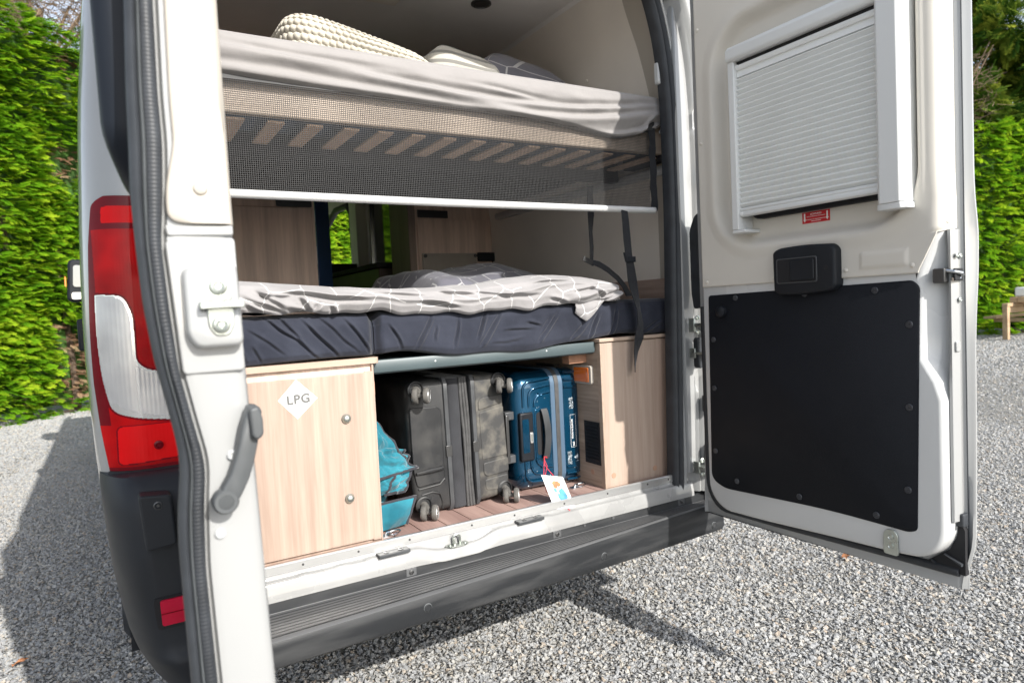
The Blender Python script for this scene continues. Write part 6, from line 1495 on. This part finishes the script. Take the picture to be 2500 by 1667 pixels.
# --- luggage tag on red string
tg = thing('luggage_tag', 'white luggage tag with orange and blue paint splash, tied on with red string', 'tag', (1.236,.012,.566))
T0 = [(1.188,.046,.628),(1.266,.036,.610),(1.282,-.006,.513),(1.204,.000,.522)]
def tpt(u, v, off=0):
    a = Vector(T0[0]).lerp(Vector(T0[1]), u); b = Vector(T0[3]).lerp(Vector(T0[2]), u); p = a.lerp(b, v)
    return p + Vector((.12,-.9,.35))*off + Vector((0,-.003*math.sin(math.pi*u),0))
mb = MB(); nU = 8
rows = [[tpt(i/nU, j/8, .0006) for i in range(nU+1)] + [tpt(i/nU, j/8, -.0006) for i in range(nU, -1, -1)] for j in range(9)]
mb.loft(rows); build('card', mb, M['sticker_white'], tg, sm=30)
def blob(seed, cu, cv, ru, rv, col, nm):
    rg = random.Random(seed); mb = MB(); n = 26
    ring = [(cu + ru*math.cos(2*math.pi*k/n)*(1+.28*nz(seed+3*math.cos(2*math.pi*k/n), 3*math.sin(2*math.pi*k/n))), cv + rv*math.sin(2*math.pi*k/n)*(1+.35*nz(seed+9+3*math.cos(2*math.pi*k/n), 3*math.sin(2*math.pi*k/n)))) for k in range(n)]
    mb.add([tpt(u, v, .0011) for u, v in ring], [tuple(range(n))]); build(nm, mb, col, tg, sm=0)
M['ink_orange'] = mat('ink_orange', (.62,.16,.06), .6, var=.35, vs=60); M['ink_blue'] = mat('ink_blue', (.06,.26,.46), .6, var=.4, vs=60)
blob(1, .52,.24,.20,.09, M['ink_orange'], 'orange_splash'); blob(5, .42,.33,.09,.06, M['ink_orange'], 'orange_splash'); blob(2, .66,.60,.17,.22, M['ink_blue'], 'blue_splash'); blob(3, .36,.44,.07,.06, M['ink_blue'], 'blue_splash'); blob(9, .45,.64,.08,.10, M['ink_blue'], 'blue_splash')
M['string_red'] = mat('string_red', (.62,.04,.06), .7)
mb = MB()
mb.tube([(1.262,.118,.664),(1.245,.105,.670),(1.222,.075,.676),(1.213,.06,.655),(1.222,.058,.640),(1.240,.045,.612)], .0013, 5)
mb.tube([(1.262,.119,.660),(1.238,.10,.672),(1.216,.07,.645),(1.206,.058,.620),(1.204,.05,.59),(1.208,.050,.566)], .0013, 5)
mb.tube([(1.224,.082,.672),(1.234,.078,.645),(1.214,.062,.618)], .0012, 5)
mb.tube([(1.250,.000,.522),(1.258,-.012,.506),(1.268,-.016,.497),(1.276,-.020,.4905)], .0012, 5); mb.tube([(1.255,-.006,.513),(1.266,-.013,.503),(1.262,-.018,.494)], .001, 5)
build('string', mb, M['string_red'], tg)

# --- teal cloth bag slumped against the cabinet
bag = thing('cloth_bag', 'crumpled teal cloth bag with dark binding next to the black suitcase', 'bag', (.69,.15,FZ))
M['binding'] = fabric('binding', (.035,.035,.042), .15, 700, .5)
def sheet(nm, quad, amp, seed, yb=0, nu=34, nv=34, curl=.02, freq=9):
    """a crumpled sheet spanned by four (x, y, z) corners: top-left, top-right, bottom-right, bottom-left"""
    q = [Vector(p) for p in quad]
    def fn(u, v):
        p = q[0].lerp(q[1], u).lerp(q[3].lerp(q[2], u), v)
        d = amp*(nz(u*freq*.3+seed, v*freq*.3, seed) + .7*(ridge(u*freq*.3+v*freq*.5+1.5*nz(u*1.5+seed,v*1.5))-.5) + .22*nz(u*freq*.8+seed, v*freq*.8))
        return (p.x + d*.35, p.y - curl*math.sin(math.pi*u)*math.sin(math.pi*v) - d, p.z + d*.4)
    o = cloth(nm, nu, nv, fn, M['teal'], parent=bag, thick=.003)
    return fn
f1 = sheet('upper_fold', [(.640,.150,.885),(.668,.150,.862),(.735,.120,.755),(.640,.100,.760)], .016, 1)
f2 = sheet('middle_fold', [(.640,.130,.800),(.745,.120,.765),(.772,.100,.710),(.640,.075,.700)], .018, 5, freq=12)
f3 = sheet('inner_fold', [(.640,.110,.725),(.762,.100,.712),(.728,.085,.650),(.640,.090,.650)], .014, 9, freq=14)
f4 = sheet('lower_flap', [(.640,.075,.628),(.765,.090,.628),(.722,.070,.556),(.640,.060,.552)], .006, 14, freq=6)
mb = MB()
def edge(fn, pts, r=.0042): mb.tube([Vector(fn(u, v)) + Vector((0,-.002,0)) for u, v in pts], r, 6)
lin = lambda a, b, n=14: [(lerp(a[0],b[0],k/n), lerp(a[1],b[1],k/n)) for k in range(n+1)]
edge(f1, lin((1,0),(1,1))); edge(f2, lin((1,0),(1,1))+lin((1,1),(0,1))[1:]); edge(f3, lin((1,0),(1,1))+lin((1,1),(.3,1))[1:]); edge(f3, lin((.55,.1),(.35,.9))); edge(f4, lin((0,0),(1,0))+lin((1,0),(1,1))[1:])
edge(f2, lin((.75,.0),(.95,.55)))
build('binding', mb, M['binding'], bag, sm=60)
mb = MB(); mb.ball((.665,.20,.70), .05,.09,.15, 18, 12, lambda d: 1+.15*nz(d.x*2,d.y*2,d.z*2)); build('bag_body', mb, M['teal'], bag, sm=70)
set_back(bag)
dry_leaf((-.352,1.11,.012), .4, 'small orange dry leaf on the gravel beside the shadow left of the van')
dry_leaf((2.713,-.025,.012), 1.3, 'orange dry leaf on the gravel under the open right door')
# ------------------------------------------------------------------ light, camera
w = bpy.data.worlds.new('World'); scene.world = w; w.use_nodes = True
nt = w.node_tree; N = nt.nodes
bg = N['Background']; sky = N.new('ShaderNodeTexSky'); sky.sky_type = 'NISHITA'; sky.sun_disc = False
LD = Vector((-.18, 1.0, -.667)).normalized()         # the way the sunlight travels
el = math.asin(-LD.z); az = math.atan2(-LD.x, -LD.y)  # compass angle of the sun, clockwise from +Y
sky.sun_elevation = el; sky.sun_rotation = az; sky.air_density = 1.0; sky.dust_density = 1.4; sky.altitude = 50
hs = N.new('ShaderNodeHueSaturation'); hs.inputs['Saturation'].default_value = .5
nt.links.new(sky.outputs['Color'], hs.inputs['Color']); nt.links.new(hs.outputs['Color'], bg.inputs['Color']); bg.inputs['Strength'].default_value = .15
sd = bpy.data.lights.new('sun', 'SUN'); sd.energy = 3.5; sd.angle = R(.53); sd.color = (1.0, .965, .905)
so = bpy.data.objects.new('sun', sd); COL.objects.link(so); so.rotation_euler = LD.to_track_quat('-Z', 'Y').to_euler(); so.location = (3, -8, 9)
cd = bpy.data.cameras.new('camera'); cam = bpy.data.objects.new('camera', cd); COL.objects.link(cam); scene.camera = cam
cd.sensor_fit = 'HORIZONTAL'; cd.sensor_width = 36; cd.lens = 36*1652.2/2500
right = Vector((.85646541, -.51391002, -.04861572)); down = Vector((-.06752603, -.01816854, -.99755207)); fwd = Vector((.51176873, .85765168, -.05026302))
right.z *= 1; cam.matrix_world = Matrix(((right.x, -down.x, -fwd.x, 0), (right.y, -down.y, -fwd.y, -1.8), (right.z, -down.z, -fwd.z, 1.18), (0,0,0,1)))
cd.clip_start = .02; cd.clip_end = 500
cd.dof.use_dof = True; cd.dof.focus_distance = 2.0; cd.dof.aperture_fstop = 5.0
scene.view_settings.view_transform = 'Standard'; scene.view_settings.look = 'None'; scene.view_settings.exposure = .94; scene.view_settings.gamma = 1
scene.cycles.max_bounces = 10; scene.cycles.diffuse_bounces = 8; scene.cycles.glossy_bounces = 4; scene.cycles.transmission_bounces = 6; scene.cycles.transparent_max_bounces = 12
scene.cycles.use_denoising = True; scene.cycles.caustics_reflective = False; scene.cycles.caustics_refractive = False
